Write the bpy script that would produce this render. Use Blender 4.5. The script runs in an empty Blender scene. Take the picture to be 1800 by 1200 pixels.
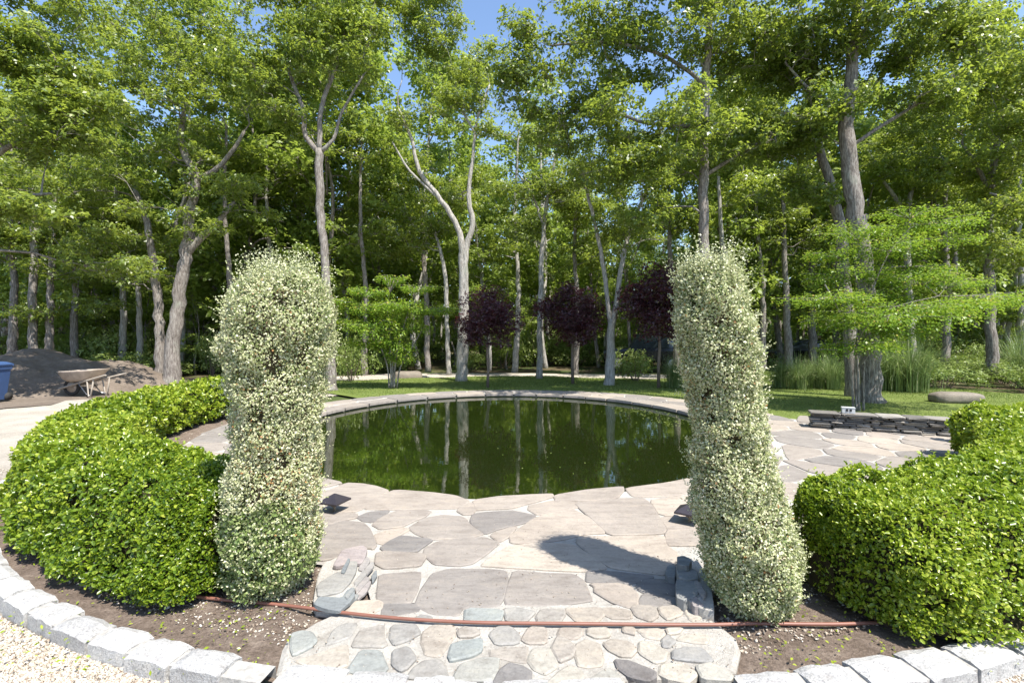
import bpy, math, random
import numpy as np
from mathutils import Vector
random.seed(7); rng = np.random.default_rng(11)
SC = bpy.context.scene; COL = SC.collection
# ------------------------------------------------------------------ camera, sky, sun, exposure
H = 1.65; F = 850.0; HY = 590.0; CX = 900.0
cam = bpy.data.cameras.new('camera'); cam.lens = 17.0; cam.sensor_width = 36; cam.shift_y = -10/1800
cam.clip_start = .05; cam.clip_end = 2000
co = bpy.data.objects.new('camera', cam); COL.objects.link(co); co.location = (0, 0, H); co.rotation_euler = (math.pi/2, 0, 0)
SC.camera = co
W = bpy.data.worlds.new('World'); SC.world = W; W.use_nodes = True
wn = W.node_tree; bg = wn.nodes['Background']
sky = wn.nodes.new('ShaderNodeTexSky'); sky.sky_type = 'NISHITA'; sky.sun_disc = False
sky.sun_elevation = math.radians(60); sky.sun_rotation = math.radians(138); sky.air_density = 1.0; sky.dust_density = .6; sky.ozone_density = 2.5
wn.links.new(sky.outputs[0], bg.inputs[0]); bg.inputs[1].default_value = .15
sl = bpy.data.lights.new('sun', 'SUN'); sl.energy = 5.0; sl.angle = math.radians(.5); sl.color = (1, .955, .88)
so = bpy.data.objects.new('sun', sl); COL.objects.link(so)
az = math.radians(138); el = math.radians(60)
sv = Vector((math.sin(az)*math.cos(el), math.cos(az)*math.cos(el), math.sin(el)))
so.rotation_euler = sv.to_track_quat('Z', 'Y').to_euler(); so.location = (8, -6, 14)
SC.view_settings.view_transform = 'Standard'; SC.view_settings.look = 'None'; SC.view_settings.exposure = .98
SC.view_settings.gamma = 1; SC.view_settings.use_curve_mapping = False
SC.cycles.max_bounces = 12; SC.cycles.diffuse_bounces = 6; SC.cycles.transmission_bounces = 12; SC.cycles.transparent_max_bounces = 4

# ------------------------------------------------------------------ helpers
def P(px, py, z=0.0):
    d = (H-z)*F/(py-HY); return Vector(((px-CX)*d/F, d, z))
def Q(px, py, D):
    return Vector(((px-CX)*D/F, D, H-(py-HY)*D/F))
def link(o, parent=None):
    COL.objects.link(o)
    if parent: o.parent = parent
    return o
def tag(o, label=None, cat=None, group=None, kind=None):
    if label: o['label'] = label
    if cat: o['category'] = cat
    if group: o['group'] = group
    if kind: o['kind'] = kind
    return o
def empty(name, loc, label, cat, group=None, rz=0):
    o = bpy.data.objects.new(name, None); link(o); o.location = loc; o.rotation_euler[2] = rz
    o.empty_display_size = .1
    return tag(o, label, cat, group)
def mesh(name, V, Fc, mat, parent=None, smooth=False, tint=None, loc=None):
    me = bpy.data.meshes.new(name); me.from_pydata([tuple(v) for v in V], [], [tuple(f) for f in Fc])
    me.materials.append(mat)
    if smooth: me.polygons.foreach_set('use_smooth', [True]*len(me.polygons))
    if tint is not None:
        a = me.attributes.new('tint', 'FLOAT', 'FACE')
        a.data.foreach_set('value', np.broadcast_to(np.asarray(tint, np.float32), (len(me.polygons),)).copy())
    me.update(); o = bpy.data.objects.new(name, me); link(o, parent)
    if loc is not None: o.location = loc
    return o
def mesh_np(name, V, Fq, mat, parent=None, tint=None, smooth=False):
    V = np.asarray(V, np.float32); Fq = np.asarray(Fq, np.int32); k = Fq.shape[1]
    me = bpy.data.meshes.new(name); me.vertices.add(len(V)); me.vertices.foreach_set('co', V.ravel())
    me.loops.add(Fq.size); me.loops.foreach_set('vertex_index', Fq.ravel())
    me.polygons.add(len(Fq)); me.polygons.foreach_set('loop_start', np.arange(0, Fq.size, k, dtype=np.int32))
    me.polygons.foreach_set('loop_total', np.full(len(Fq), k, np.int32))
    if smooth: me.polygons.foreach_set('use_smooth', np.ones(len(Fq), bool))
    me.update(calc_edges=True); me.materials.append(mat)
    if tint is not None:
        a = me.attributes.new('tint', 'FLOAT', 'FACE'); a.data.foreach_set('value', np.asarray(tint, np.float32))
    o = bpy.data.objects.new(name, me); link(o, parent); return o
def unit(a):
    n = np.linalg.norm(a, axis=-1, keepdims=True); n[n < 1e-9] = 1; return a/n
def leaves(Pn, D, N, s, w=.5, fold=.12, tint=None, six=False, droop=.0):
    """leaf-shaped faces: base at Pn, pointing along D, folded on the midrib"""
    Pn = np.asarray(Pn, float); D = unit(np.asarray(D, float)); S = unit(np.cross(D, N)); U = np.cross(S, D)
    s = np.broadcast_to(np.asarray(s, float), (len(Pn),))[:, None]
    if not six:
        a = Pn; b = Pn+s*(.48*D+.5*w*S+fold*U); c = Pn+s*(D-droop*U); d = Pn+s*(.48*D-.5*w*S+fold*U)
        V = np.stack([a, b, c, d], 1).reshape(-1, 3); Fq = np.arange(len(Pn)*4).reshape(-1, 4); t = tint
    else:
        v = [Pn, Pn+s*(.3*D+.46*w*S+fold*U), Pn+s*(.72*D+.42*w*S+fold*U), Pn+s*(D-droop*U), Pn+s*(.72*D-.42*w*S+fold*U), Pn+s*(.3*D-.46*w*S+fold*U)]
        V = np.stack(v, 1).reshape(-1, 3); b = np.arange(len(Pn))[:, None]*6
        Fq = np.concatenate([b+np.array([0, 1, 2, 3]), b+np.array([0, 3, 4, 5])], 1).reshape(-1, 4)
        t = None if tint is None else np.repeat(tint, 2)
    return V, Fq, t
def frame(d):
    d = d.normalized(); a = Vector((0, 0, 1)) if abs(d.z) < .9 else Vector((1, 0, 0))
    u = d.cross(a).normalized(); return u, d.cross(u).normalized()
class TB:
    """collects tubes"""
    def __init__(s): s.V = []; s.F = []
    def tube(s, pts, rad, n=8, cap=True, rough=0.0):
        pts = [Vector(p) for p in pts]; base = len(s.V); u0 = None
        for i, p in enumerate(pts):
            d = (pts[min(i+1, len(pts)-1)]-pts[max(i-1, 0)])
            if d.length < 1e-6: d = Vector((0, 0, 1))
            d.normalize()
            if u0 is None: u, v = frame(d)
            else:
                u = (u0-d*u0.dot(d)).normalized(); v = d.cross(u)
            u0 = u
            for k in range(n):
                t = 2*math.pi*k/n; r = rad[i]*(1+(random.uniform(-rough, rough) if rough else 0))
                s.V.append(p+u*math.cos(t)*r+v*math.sin(t)*r)
        for i in range(len(pts)-1):
            for k in range(n):
                a = base+i*n+k; b = base+i*n+(k+1) % n; s.F.append((a, b, b+n, a+n))
        if cap:
            s.F.append(tuple(base+(len(pts)-1)*n+k for k in range(n))); s.F.append(tuple(base+n-1-k for k in range(n)))
    def build(s, name, mat, parent=None, smooth=True):
        return mesh(name, s.V, s.F, mat, parent, smooth)
def spline(pts, rad, step):
    """Catmull-Rom resample"""
    P_ = [Vector(p) for p in pts]; out = []; ro = []
    for i in range(len(P_)-1):
        p0 = P_[max(i-1, 0)]; p1 = P_[i]; p2 = P_[i+1]; p3 = P_[min(i+2, len(P_)-1)]
        n = max(1, int((p2-p1).length/step))
        for j in range(n):
            t = j/n
            out.append(.5*((2*p1)+(p2-p0)*t+(2*p0-5*p1+4*p2-p3)*t*t+(3*p1-p0-3*p2+p3)*t**3)); ro.append(rad[i]*(1-t)+rad[i+1]*t)
    out.append(P_[-1]); ro.append(rad[-1]); return out, ro
def prism(name, poly, z0, z1, mat, parent=None, bev=.012, jit=0.0, tint=None, tilt=None):
    """polygon (list of xy) raised to a slab with a chamfered top edge"""
    n = len(poly); c = sum((Vector((p[0], p[1])) for p in poly), Vector((0, 0)))/n
    ar = sum(poly[i][0]*poly[(i+1) % n][1]-poly[(i+1) % n][0]*poly[i][1] for i in range(n))
    if ar < 0: poly = poly[::-1]
    V = []; tl = tilt or (0, 0)
    def zz(x, y): return (x-c[0])*tl[0]+(y-c[1])*tl[1]
    for p in poly: V.append((p[0], p[1], z0))
    for p in poly: V.append((p[0], p[1], z1-bev*.7+zz(p[0], p[1])))
    for p in poly:
        d = c-Vector((p[0], p[1])); q = Vector((p[0], p[1]))+d.normalized()*min(bev*1.3, d.length*.3)
        V.append((q[0], q[1], z1+zz(q[0], q[1])+random.uniform(-jit, jit)))
    Fc = [tuple(range(2*n, 3*n))]
    for i in range(n):
        j = (i+1) % n; Fc.append((i, j, n+j, n+i)); Fc.append((n+i, n+j, 2*n+j, 2*n+i))
    return mesh(name, V, Fc, mat, parent, tint=tint)
def soften(poly, k=1, amt=.22, rag=.0):
    """corner cutting + slight raggedness so stones look broken, not ruled"""
    p = [Vector((q[0], q[1])) for q in poly]
    for _ in range(k):
        o = []
        for i in range(len(p)):
            a = p[i]; b = p[(i+1) % len(p)]; o += [a.lerp(b, amt), a.lerp(b, 1-amt)]
        p = o
    return [(q.x+random.uniform(-rag, rag), q.y+random.uniform(-rag, rag)) for q in p]
def box(V, Fc, c, s, rz=0, rx=0):
    b = len(V); cz, sz = math.cos(rz), math.sin(rz); cx, sx = math.cos(rx), math.sin(rx)
    for z in (-.5, .5):
        for y in (-.5, .5):
            for x in (-.5, .5):
                X, Y, Z = x*s[0], y*s[1], z*s[2]; Y, Z = Y*cx-Z*sx, Y*sx+Z*cx
                V.append((c[0]+X*cz-Y*sz, c[1]+X*sz+Y*cz, c[2]+Z))
    for f in ((0, 2, 3, 1), (4, 5, 7, 6), (0, 1, 5, 4), (2, 6, 7, 3), (0, 4, 6, 2), (1, 3, 7, 5)): Fc.append(tuple(b+i for i in f))
def sines(seed, n=10, f0=1.0, f1=6.0):
    r = np.random.default_rng(seed); k = r.normal(size=(n, 3)); k = unit(k)*r.uniform(f0, f1, (n, 1)); ph = r.uniform(0, 6.28, n)
    return lambda X: np.sin(np.asarray(X) @ k.T+ph).sum(-1)/math.sqrt(n/2)

# ------------------------------------------------------------------ materials
def newmat(name):
    m = bpy.data.materials.new(name); m.use_nodes = True; nt = m.node_tree
    return m, nt, nt.nodes['Principled BSDF'], nt.nodes['Material Output']
def ramp(nt, stops, src):
    r = nt.nodes.new('ShaderNodeValToRGB'); e = r.color_ramp.elements
    while len(e) > 1: e.remove(e[0])
    e[0].position = stops[0][0]; e[0].color = (*stops[0][1], 1)
    for p, c in stops[1:]:
        k = e.new(p); k.color = (*c, 1)
    nt.links.new(src, r.inputs[0]); return r.outputs[0]
def noise(nt, scale, detail=5, rough=.6, coord='Object', stretch=None):
    tc = nt.nodes.new('ShaderNodeTexCoord'); n = nt.nodes.new('ShaderNodeTexNoise')
    n.inputs['Scale'].default_value = scale; n.inputs['Detail'].default_value = detail; n.inputs['Roughness'].default_value = rough
    if stretch:
        mp = nt.nodes.new('ShaderNodeMapping'); mp.inputs['Scale'].default_value = stretch
        nt.links.new(tc.outputs[coord], mp.inputs[0]); nt.links.new(mp.outputs[0], n.inputs['Vector'])
    else: nt.links.new(tc.outputs[coord], n.inputs['Vector'])
    return n.outputs['Fac']
def mixc(nt, a, b, fac, mode='MIX'):
    m = nt.nodes.new('ShaderNodeMix'); m.data_type = 'RGBA'; m.blend_type = mode
    for i, v in ((6, a), (7, b)):
        if isinstance(v, tuple): m.inputs[i].default_value = (*v, 1)
        else: nt.links.new(v, m.inputs[i])
    if isinstance(fac, (int, float)): m.inputs[0].default_value = fac
    else: nt.links.new(fac, m.inputs[0])
    return m.outputs[2]
def bump(nt, bs, src, strength=.4, dist=.02):
    b = nt.nodes.new('ShaderNodeBump'); b.inputs['Strength'].default_value = strength; b.inputs['Distance'].default_value = dist
    nt.links.new(src, b.inputs['Height']); nt.links.new(b.outputs[0], bs.inputs['Normal'])
def attr(nt, name='tint'):
    a = nt.nodes.new('ShaderNodeAttribute'); a.attribute_name = name; return a.outputs['Fac']
def leafmat(name, stops, trans=.3, tcol=(.25, .4, .03), rough=.42, spec=.5):
    m, nt, bs, out = newmat(name); c = ramp(nt, stops, attr(nt)); nt.links.new(c, bs.inputs['Base Color'])
    bs.inputs['Roughness'].default_value = rough; bs.inputs['Specular IOR Level'].default_value = spec
    t = nt.nodes.new('ShaderNodeBsdfTranslucent'); tc = mixc(nt, c, tcol, .55); nt.links.new(tc, t.inputs[0])
    mx = nt.nodes.new('ShaderNodeMixShader'); mx.inputs[0].default_value = trans
    nt.links.new(bs.outputs[0], mx.inputs[1]); nt.links.new(t.outputs[0], mx.inputs[2]); nt.links.new(mx.outputs[0], out.inputs[0]); return m
def plain(name, col, rough=.6, metal=0, var=.25, scale=12, bmp=.2, bd=.01, spec=.5):
    m, nt, bs, out = newmat(name); n = noise(nt, scale)
    c = ramp(nt, [(.25, tuple(v*(1-var) for v in col)), (.75, tuple(min(1, v*(1+var)) for v in col))], n)
    nt.links.new(c, bs.inputs['Base Color']); bs.inputs['Roughness'].default_value = rough; bs.inputs['Metallic'].default_value = metal
    bs.inputs['Specular IOR Level'].default_value = spec
    if bmp: bump(nt, bs, n, bmp, bd)
    return m
def stonemat(name, stops, grain=(3, 14, 3), speck=.25, rough=.8, bs_=.5, fs=45):
    """per-stone tone from tint, bedding streaks and stains"""
    m, nt, bs, out = newmat(name); base = ramp(nt, stops, attr(nt))
    s = noise(nt, 2.2, 8, .7, stretch=grain); d = noise(nt, 1.3, 4, .6); f = noise(nt, fs, 6, .75)
    c = mixc(nt, base, ramp(nt, [(.3, (.62, .58, .55)), (.5, (1, 1, 1)), (.7, (1.25, 1.2, 1.12))], s), .65, 'MULTIPLY')
    c = mixc(nt, c, ramp(nt, [(.3, (.75, .73, .72)), (.6, (1.1, 1.1, 1.1))], d), .5, 'MULTIPLY')
    c = mixc(nt, c, ramp(nt, [(.32, (.45, .45, .46)), (.5, (1, 1, 1)), (.68, (1.35, 1.35, 1.35))], f), speck, 'MULTIPLY')
    nt.links.new(c, bs.inputs['Base Color']); bs.inputs['Roughness'].default_value = rough; bs.inputs['Specular IOR Level'].default_value = .3
    ad = nt.nodes.new('ShaderNodeMath'); ad.operation = 'ADD'; nt.links.new(s, ad.inputs[0]); nt.links.new(f, ad.inputs[1])
    bump(nt, bs, ad.outputs[0], bs_, .012); return m
M = {}
M['oak'] = leafmat('oak_leaf', [(0, (.055, .092, .020)), (.4, (.128, .185, .034)), (.8, (.225, .285, .048)), (1, (.34, .38, .08))], .46, (.55, .66, .07), .38, .6)
M['oakb'] = leafmat('far_oak_leaf', [(0, (.080, .125, .024)), (.5, (.175, .245, .042)), (1, (.30, .37, .08))], .48, (.54, .68, .09), .4, .5)
M['box'] = leafmat('boxwood_leaf', [(0, (.04, .085, .006)), (.3, (.125, .20, .014)), (.75, (.29, .365, .028)), (1, (.42, .45, .07))], .34, (.35, .52, .03), .3, .5)
M['vari'] = leafmat('variegated_leaf', [(0, (.09, .16, .03)), (.3, (.24, .30, .10)), (.6, (.50, .51, .27)), (.9, (.70, .69, .48)), (1, (.38, .20, .08))], .25, (.5, .55, .3), .4, .4)
M['maple'] = leafmat('maple_leaf', [(0, (.07, .15, .018)), (.5, (.15, .25, .03)), (.85, (.28, .36, .05)), (1, (.40, .32, .07))], .4, (.42, .62, .04), .42, .4)
M['plum'] = leafmat('plum_leaf', [(0, (.024, .010, .014)), (.6, (.075, .034, .046)), (1, (.24, .14, .17))], .28, (.40, .05, .07), .38, .5)
M['shrub'] = leafmat('shrub_leaf', [(0, (.07, .11, .025)), (.5, (.20, .27, .06)), (1, (.36, .40, .14))], .3, (.3, .42, .05), .4, .4)
M['reed'] = leafmat('reed_blade', [(0, (.07, .11, .04)), (.6, (.17, .25, .08)), (1, (.42, .43, .24))], .3, (.3, .4, .1), .4, .4)
M['grass'] = leafmat('lawn_blade', [(0, (.09, .14, .03)), (.6, (.18, .24, .055)), (1, (.34, .34, .14))], .3, (.3, .42, .05), .45, .3)
def barkmat(name, c0, c1, c2):
    m, nt, bs, out = newmat(name)
    s = noise(nt, 9, 9, .72, stretch=(3.2, 3.2, .55)); l = noise(nt, 2.1, 6, .65)
    c = ramp(nt, [(.34, c0), (.5, c1), (.66, c2)], s)
    c = mixc(nt, c, (.34, .36, .29), ramp(nt, [(.55, (0, 0, 0)), (.7, (.6, .6, .6))], l))
    nt.links.new(c, bs.inputs['Base Color']); bs.inputs['Roughness'].default_value = .9; bs.inputs['Specular IOR Level'].default_value = .15
    bump(nt, bs, s, .9, .05); return m
M['bark'] = barkmat('oak_bark', (.085, .07, .06), (.235, .205, .18), (.42, .39, .35))
M['barkg'] = barkmat('grey_bark', (.16, .145, .125), (.37, .345, .31), (.58, .55, .50))
M['twig'] = plain('twig', (.16, .12, .09), .85, var=.3)
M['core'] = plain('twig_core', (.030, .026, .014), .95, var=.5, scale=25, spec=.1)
M['flag'] = stonemat('flagstone', [(0, (.15, .143, .138)), (.25, (.215, .197, .18)), (.5, (.27, .239, .208)), (.75, (.33, .285, .238)), (1, (.385, .34, .282))], (2, 6, 2))
M['cob'] = stonemat('fieldstone', [(0, (.11, .095, .09)), (.2, (.22, .215, .205)), (.45, (.27, .258, .235)), (.6, (.285, .252, .215)), (.8, (.35, .32, .27)), (1, (.21, .23, .225))], (3, 5, 3), .4)
M['wallst'] = stonemat('wall_stone', [(0, (.10, .095, .085)), (.5, (.19, .175, .155)), (1, (.31, .29, .255))], (4, 4, 20), .5)
M['slate'] = stonemat('slate', [(0, (.16, .175, .18)), (.5, (.25, .243, .225)), (1, (.28, .245, .235))], (2, 10, 2), .35)
M['gran'] = stonemat('granite', [(0, (.28, .275, .27)), (.5, (.38, .375, .365)), (1, (.48, .475, .46))], (6, 6, 6), .9, .8, .7, 95)
M['boulder'] = stonemat('boulder', [(0, (.15, .13, .105)), (1, (.23, .20, .165))], (3, 3, 5), .5)
m, nt, bs, out = newmat('mortar'); a_ = noise(nt, 3.5, 8, .7); b_ = noise(nt, 60, 6, .8); c = ramp(nt, [(.3, (.30, .275, .24)), (.45, (.42, .395, .355)), (.65, (.50, .48, .44))], a_)
c = mixc(nt, c, ramp(nt, [(.3, (.6, .58, .55)), (.65, (1.2, 1.2, 1.2))], b_), .6, 'MULTIPLY'); nt.links.new(c, bs.inputs['Base Color']); bs.inputs['Roughness'].default_value = .95; bs.inputs['Specular IOR Level'].default_value = .15; bump(nt, bs, b_, .8, .02); M['mortar'] = m
M['mortar2'] = plain('kerb_mortar', (.33, .315, .29), .95, var=.3, scale=30, bmp=.6, bd=.01, spec=.2)
def groundmat(name, stops, sc1, sc2, bmp=.6, mid=.5):
    m, nt, bs, out = newmat(name); a = noise(nt, sc1, 8, .7, 'Object'); b = noise(nt, sc2, 6, .75, 'Object')
    c = ramp(nt, stops, a); c = mixc(nt, c, ramp(nt, [(.3, (.5, .48, .46)), (.7, (1.4, 1.4, 1.4))], b), mid, 'MULTIPLY')
    nt.links.new(c, bs.inputs['Base Color']); bs.inputs['Roughness'].default_value = .95; bs.inputs['Specular IOR Level'].default_value = .15
    bump(nt, bs, b, bmp, .03); return m
M['forest'] = groundmat('forest_floor', [(.3, (.07, .06, .035)), (.48, (.11, .085, .05)), (.55, (.06, .085, .025)), (.75, (.10, .13, .04))], .5, 9)
M['soil'] = groundmat('bed_soil', [(.3, (.13, .098, .074)), (.55, (.225, .175, .14)), (.75, (.33, .27, .215))], 9, 45, 1.0, .8)
M['mound'] = groundmat('mound_soil', [(.3, (.125, .10, .08)), (.6, (.19, .155, .125)), (.8, (.25, .205, .17))], 1.5, 14, .8, .5)
M['gravel'] = groundmat('gravel_bed', [(.3, (.36, .32, .265)), (.6, (.50, .455, .39))], 1.2, 55, 1.0, .6)
M['lawn'] = groundmat('lawn_ground', [(.3, (.10, .13, .03)), (.55, (.14, .18, .045)), (.75, (.19, .20, .07))], 1.0, 40, .6, .5)
m, nt, bs, out = newmat('pebble'); c = ramp(nt, [(0, (.16, .11, .075)), (.25, (.30, .24, .18)), (.6, (.43, .37, .29)), (1, (.60, .55, .48))], attr(nt)); nt.links.new(c, bs.inputs['Base Color']); bs.inputs['Roughness'].default_value = .7
M['pebble'] = m
m, nt, bs, out = newmat('pond_water'); bs.inputs['Base Color'].default_value = (.011, .018, .003, 1); bs.inputs['Roughness'].default_value = .015
bs.inputs['IOR'].default_value = 2.9; n = noise(nt, 7, 3, .5); bump(nt, bs, n, .012, .05)
M['water'] = m
M['hose'] = plain('hose_rubber', (.20, .085, .058), .5, var=.15, scale=6, bmp=.05)
M['lamp'] = plain('dark_metal', (.055, .048, .055), .45, .5, .2, 20, .05)
M['stake'] = plain('stake_metal', (.30, .24, .17), .6, .3, .2, 20, .05)
M['bin'] = plain('blue_plastic', (.04, .08, .19), .45, 0, .12, 5, .05)
M['tray'] = plain('rusted_tray', (.40, .33, .27), .7, .2, .35, 7, .3)
M['wood'] = plain('grey_wood', (.30, .26, .215), .8, 0, .3, 9, .3)
M['rubber'] = plain('rubber', (.03, .028, .026), .85, 0, .3, 9, .2)
M['paint'] = plain('black_car_paint', (.012, .013, .016), .22, .2, .1, 2, 0, spec=.7)
M['glass'] = plain('car_glass', (.03, .04, .045), .08, 0, .1, 2, 0, spec=.8)
M['chrome'] = plain('bright_metal', (.5, .5, .5), .3, 1, .1, 9, 0)
M['redlens'] = plain('red_lens', (.25, .01, .01), .25, 0, .1, 9, 0)
M['outlet'] = plain('grey_outlet_box', (.52, .52, .50), .5, 0, .12, 9, .05)
M['black'] = plain('black_socket', (.015, .015, .015), .6, 0, .1, 9, 0)
M['basin'] = plain('pond_basin', (.14, .13, .11), .9, 0, .4, 6, .3)
M['barkdead'] = M['bark']

# ------------------------------------------------------------------ setting
PC = Vector((-.12, 9.30)); PA, PB = 4.0, 4.42            # pond ellipse
def pond(t, k=0.0): return (PC.x+(PA+k)*math.cos(t), PC.y+(PB+k)*math.sin(t))
def polar(name, rads, thetas, zf, mat, kind='structure', closed=False, label=None, centre=None):
    """ring mesh; rads is a list of functions of theta giving (x, y)"""
    V = []; Fc = []; nt_ = len(thetas)
    for rf in rads:
        for t in thetas:
            x, y = rf(t); V.append((x, y, zf(x, y)))
    for i in range(len(rads)-1):
        for j in range(nt_ if closed else nt_-1):
            k = (j+1) % nt_; a = i*nt_+j; b = i*nt_+k; Fc.append((a, b, b+nt_, a+nt_))
    return tag(mesh(name, V, Fc, mat, smooth=True), label, kind=kind)
GC = (0.1, 9.25)
def circ(r, c=GC): return lambda t: (c[0]+r*math.cos(t), c[1]+r*math.sin(t))
full = [2*math.pi*i/160 for i in range(160)]
gn = sines(3, 12, .2, 1.5)
def gz(x, y):
    r = math.hypot(x-GC[0], y-GC[1]); k = min(1, max(0, (r-14)/10)); return -.09+.18*k*float(gn((x*.4, y*.4, 0)))+.25*k*k*min(1, max(0, x/20))+max(0, min(r, 130)-58)*.13  # outermost ground given an added slope that blocks the sky glow along the horizon
polar('ground', [lambda t: pond(t, .12)]+[circ(r) for r in (5, 7, 9, 11, 13, 15, 17, 20, 24, 29, 35, 42, 50, 62, 80, 120, 200, 420)], full, gz, M['forest'], closed=True)
# gravel drive: a loop round the garden
def drive_out(t): return circ(13.4+.5*math.sin(3*t)+.3*math.sin(7*t+1))(t)
def kerb_shift(d): return -.11*(1-min(1, max(0, (d-218)/38)))
def kerb_r(t, inner=True):
    lk = kerb_shift(math.degrees(t) % 360)
    cx, cy, r = (.16, 9.2, (6.95 if inner else 7.09)+lk) if math.cos(t) < 0 else (.53, 9.05, 6.77 if inner else 6.92)
    # distance from GC along t to the circle
    dx, dy = GC[0]-cx, GC[1]-cy; b = dx*math.cos(t)+dy*math.sin(t); return -b+math.sqrt(b*b-(dx*dx+dy*dy)+r*r)
gl = [math.radians(a) for a in np.linspace(58, 372, 150)]
polar('gravel_drive', [lambda t: circ(kerb_r(t, False)-.05)(t), circ(8), circ(9.5), circ(11), circ(12.3), drive_out], gl, lambda x, y: -.055+.008*float(gn((x*3, y*3, 0))), M['gravel'])
# lawn lies over the inner part of the loop at the back and right
def lawn_in(t): return circ(5.48)(t)
ll = [math.radians(a) for a in np.linspace(-22, 138, 120)]
def lawn_out(t):
    a = math.degrees(t); r = 10.8
    if a < 62: r = 10.8+min(1, (62-a)/25)*4.5
    return circ(r+.25*math.sin(9*t)+.12*math.sin(23*t))(t)
def lz(x, y): return -.03+.006*float(gn((x*2, y*2, 0)))
lawn = polar('lawn', [lawn_in, circ(6.3), circ(7.5), circ(9), circ(10.3), lawn_out], ll, lz, M['lawn'])
def pat_out(t):
    a = math.degrees(t) % 360; x, y = circ(5.42)(t)
    if a > 318 or a < 3:                                   # widened on the right up to the dry wall
        k = min(1, (a-318)/14) if a > 318 else 1
        if a < 3 or a > 356: k *= min(1, max(0, (3-(a if a < 10 else a-360))/7))
        r = 5.42+k*1.75; x, y = circ(r)(t)
    if 212 < a < 328:
        r = 5.62 if abs(a-270) > 20 else (6.30 if abs(a-270) < 10 else 5.95); x, y = circ(max(r, math.hypot(x-GC[0], y-GC[1])))(t)
    return x, y
# planting beds under hedges
sn = sines(5, 14, 2, 14)
def bedz(x, y):
    k = min(1, max(0, abs(x)-1.15)/.25) if y < 4 else 1
    th = math.atan2(y-GC[1], x-GC[0]); ox, oy = pat_out(th); e = math.hypot(x-GC[0], y-GC[1])-math.hypot(ox-GC[0], oy-GC[1])
    k *= min(1, max(0, e/.1)); return -.03+(.03+.014*float(sn((x, y, 0))))*k
bl = [math.radians(a) for a in np.linspace(158, 346, 420)]
polar('planting_bed', [circ(r) for r in (5.12, 5.3, 5.5, 5.7, 5.9, 6.1, 6.3, 6.45)]+[lambda t: circ(kerb_r(t)*.5+3.22)(t), lambda t: circ(kerb_r(t)+.03)(t)], bl, bedz, M['soil'])
# patio: mortar bed round the pond
patio = polar('patio', [lambda t: pond(t, 0)[:2], lambda t: pond(t, .4), pat_out], full, lambda x, y: 0.0, M['mortar'], closed=True)
# skirt walls of patio at pond edge belong to the basin
V = []; Fc = []
for z in (.0, -.9):
    for t in full: V.append((*pond(t, .03), z))
for i in range(160): Fc.append((i, (i+1) % 160, 160+(i+1) % 160, 160+i))
V.append((PC.x, PC.y, -.9)); Fc += [(160+i, 160+(i+1) % 160, 320) for i in range(160)]
tag(mesh('pond_basin', V, Fc, M['basin'], smooth=False), kind='structure')
V = [(*pond(t, .028), -.075) for t in full]
tag(mesh('pond_water', V, [tuple(range(160))], M['water']), kind='structure')

# flagstones -------------------------------------------------------
def tr(x0, y0, s, pts, z=.012): return [tuple(P(x0+u/s, y0+v/s, z)[:2]) for u, v in pts]
def grow(poly, d):
    cx = sum(p[0] for p in poly)/len(poly); cy = sum(p[1] for p in poly)/len(poly); o = []
    for x, y in poly:
        L = math.hypot(x-cx, y-cy); o.append((cx+(x-cx)*(1+d/L), cy+(y-cy)*(1+d/L)))
    return o
A_ = [
 ([(-60,60),(0,38),(205,82),(90,110),(-20,125)], .55), ([(235,85),(360,90),(480,110),(590,148),(500,205),(340,318),(180,325),(20,345),(-70,340),(-70,180),(80,150)], .6),
 ([(620,148),(700,145),(960,165),(1150,190),(1270,235),(1170,298),(900,300),(600,305),(390,300),(470,230)], .62),
 ([(1200,285),(1290,250),(1325,300),(1300,345),(1225,350),(1180,320)], .6), ([(-70,360),(0,350),(180,335),(320,345),(310,380),(200,400),(60,440),(-70,430)], .5),
 ([(330,370),(420,330),(600,315),(540,370),(450,410),(380,400)], .15), ([(460,430),(560,360),(680,315),(950,320),(900,365),(780,410),(700,450),(520,470)], .5),
 ([(770,460),(880,385),(1050,355),(1220,370),(1270,430),(1390,510),(1250,540),(950,555),(840,510)], .45), ([(480,520),(560,490),(720,460),(760,480),(640,540),(560,600),(500,580)], .75),
 ([(530,630),(600,580),(690,535),(760,540),(960,565),(870,620),(820,660),(560,655)], .1), ([(900,640),(1000,580),(1200,550),(1400,545),(1500,580),(1510,600),(1400,680),(1300,755),(1180,775),(980,760),(900,690)], .42),
 ([(-70,460),(100,440),(210,410),(370,420),(430,480),(480,600),(450,640),(400,630),(330,650),(180,700),(60,730),(-70,730)], .4), ([(490,680),(560,665),(860,680),(895,700),(850,780),(700,790),(560,800),(490,760)], .5),
 ([(510,870),(560,850),(850,830),(850,900),(820,980),(770,1090),(560,1090),(500,1050)], .35), ([(960,850),(1100,812),(1400,815),(1580,825),(1580,900),(1545,1060),(1500,1115),(1230,1125),(1190,1190),(960,1180),(830,1110),(870,1000)], .28),
 ([(190,1150),(300,1090),(490,1080),(520,1100),(520,1140),(440,1185),(200,1185)], .85), ([(540,1100),(820,1100),(860,1130),(820,1170),(560,1215),(540,1200)], .12)]
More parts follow.
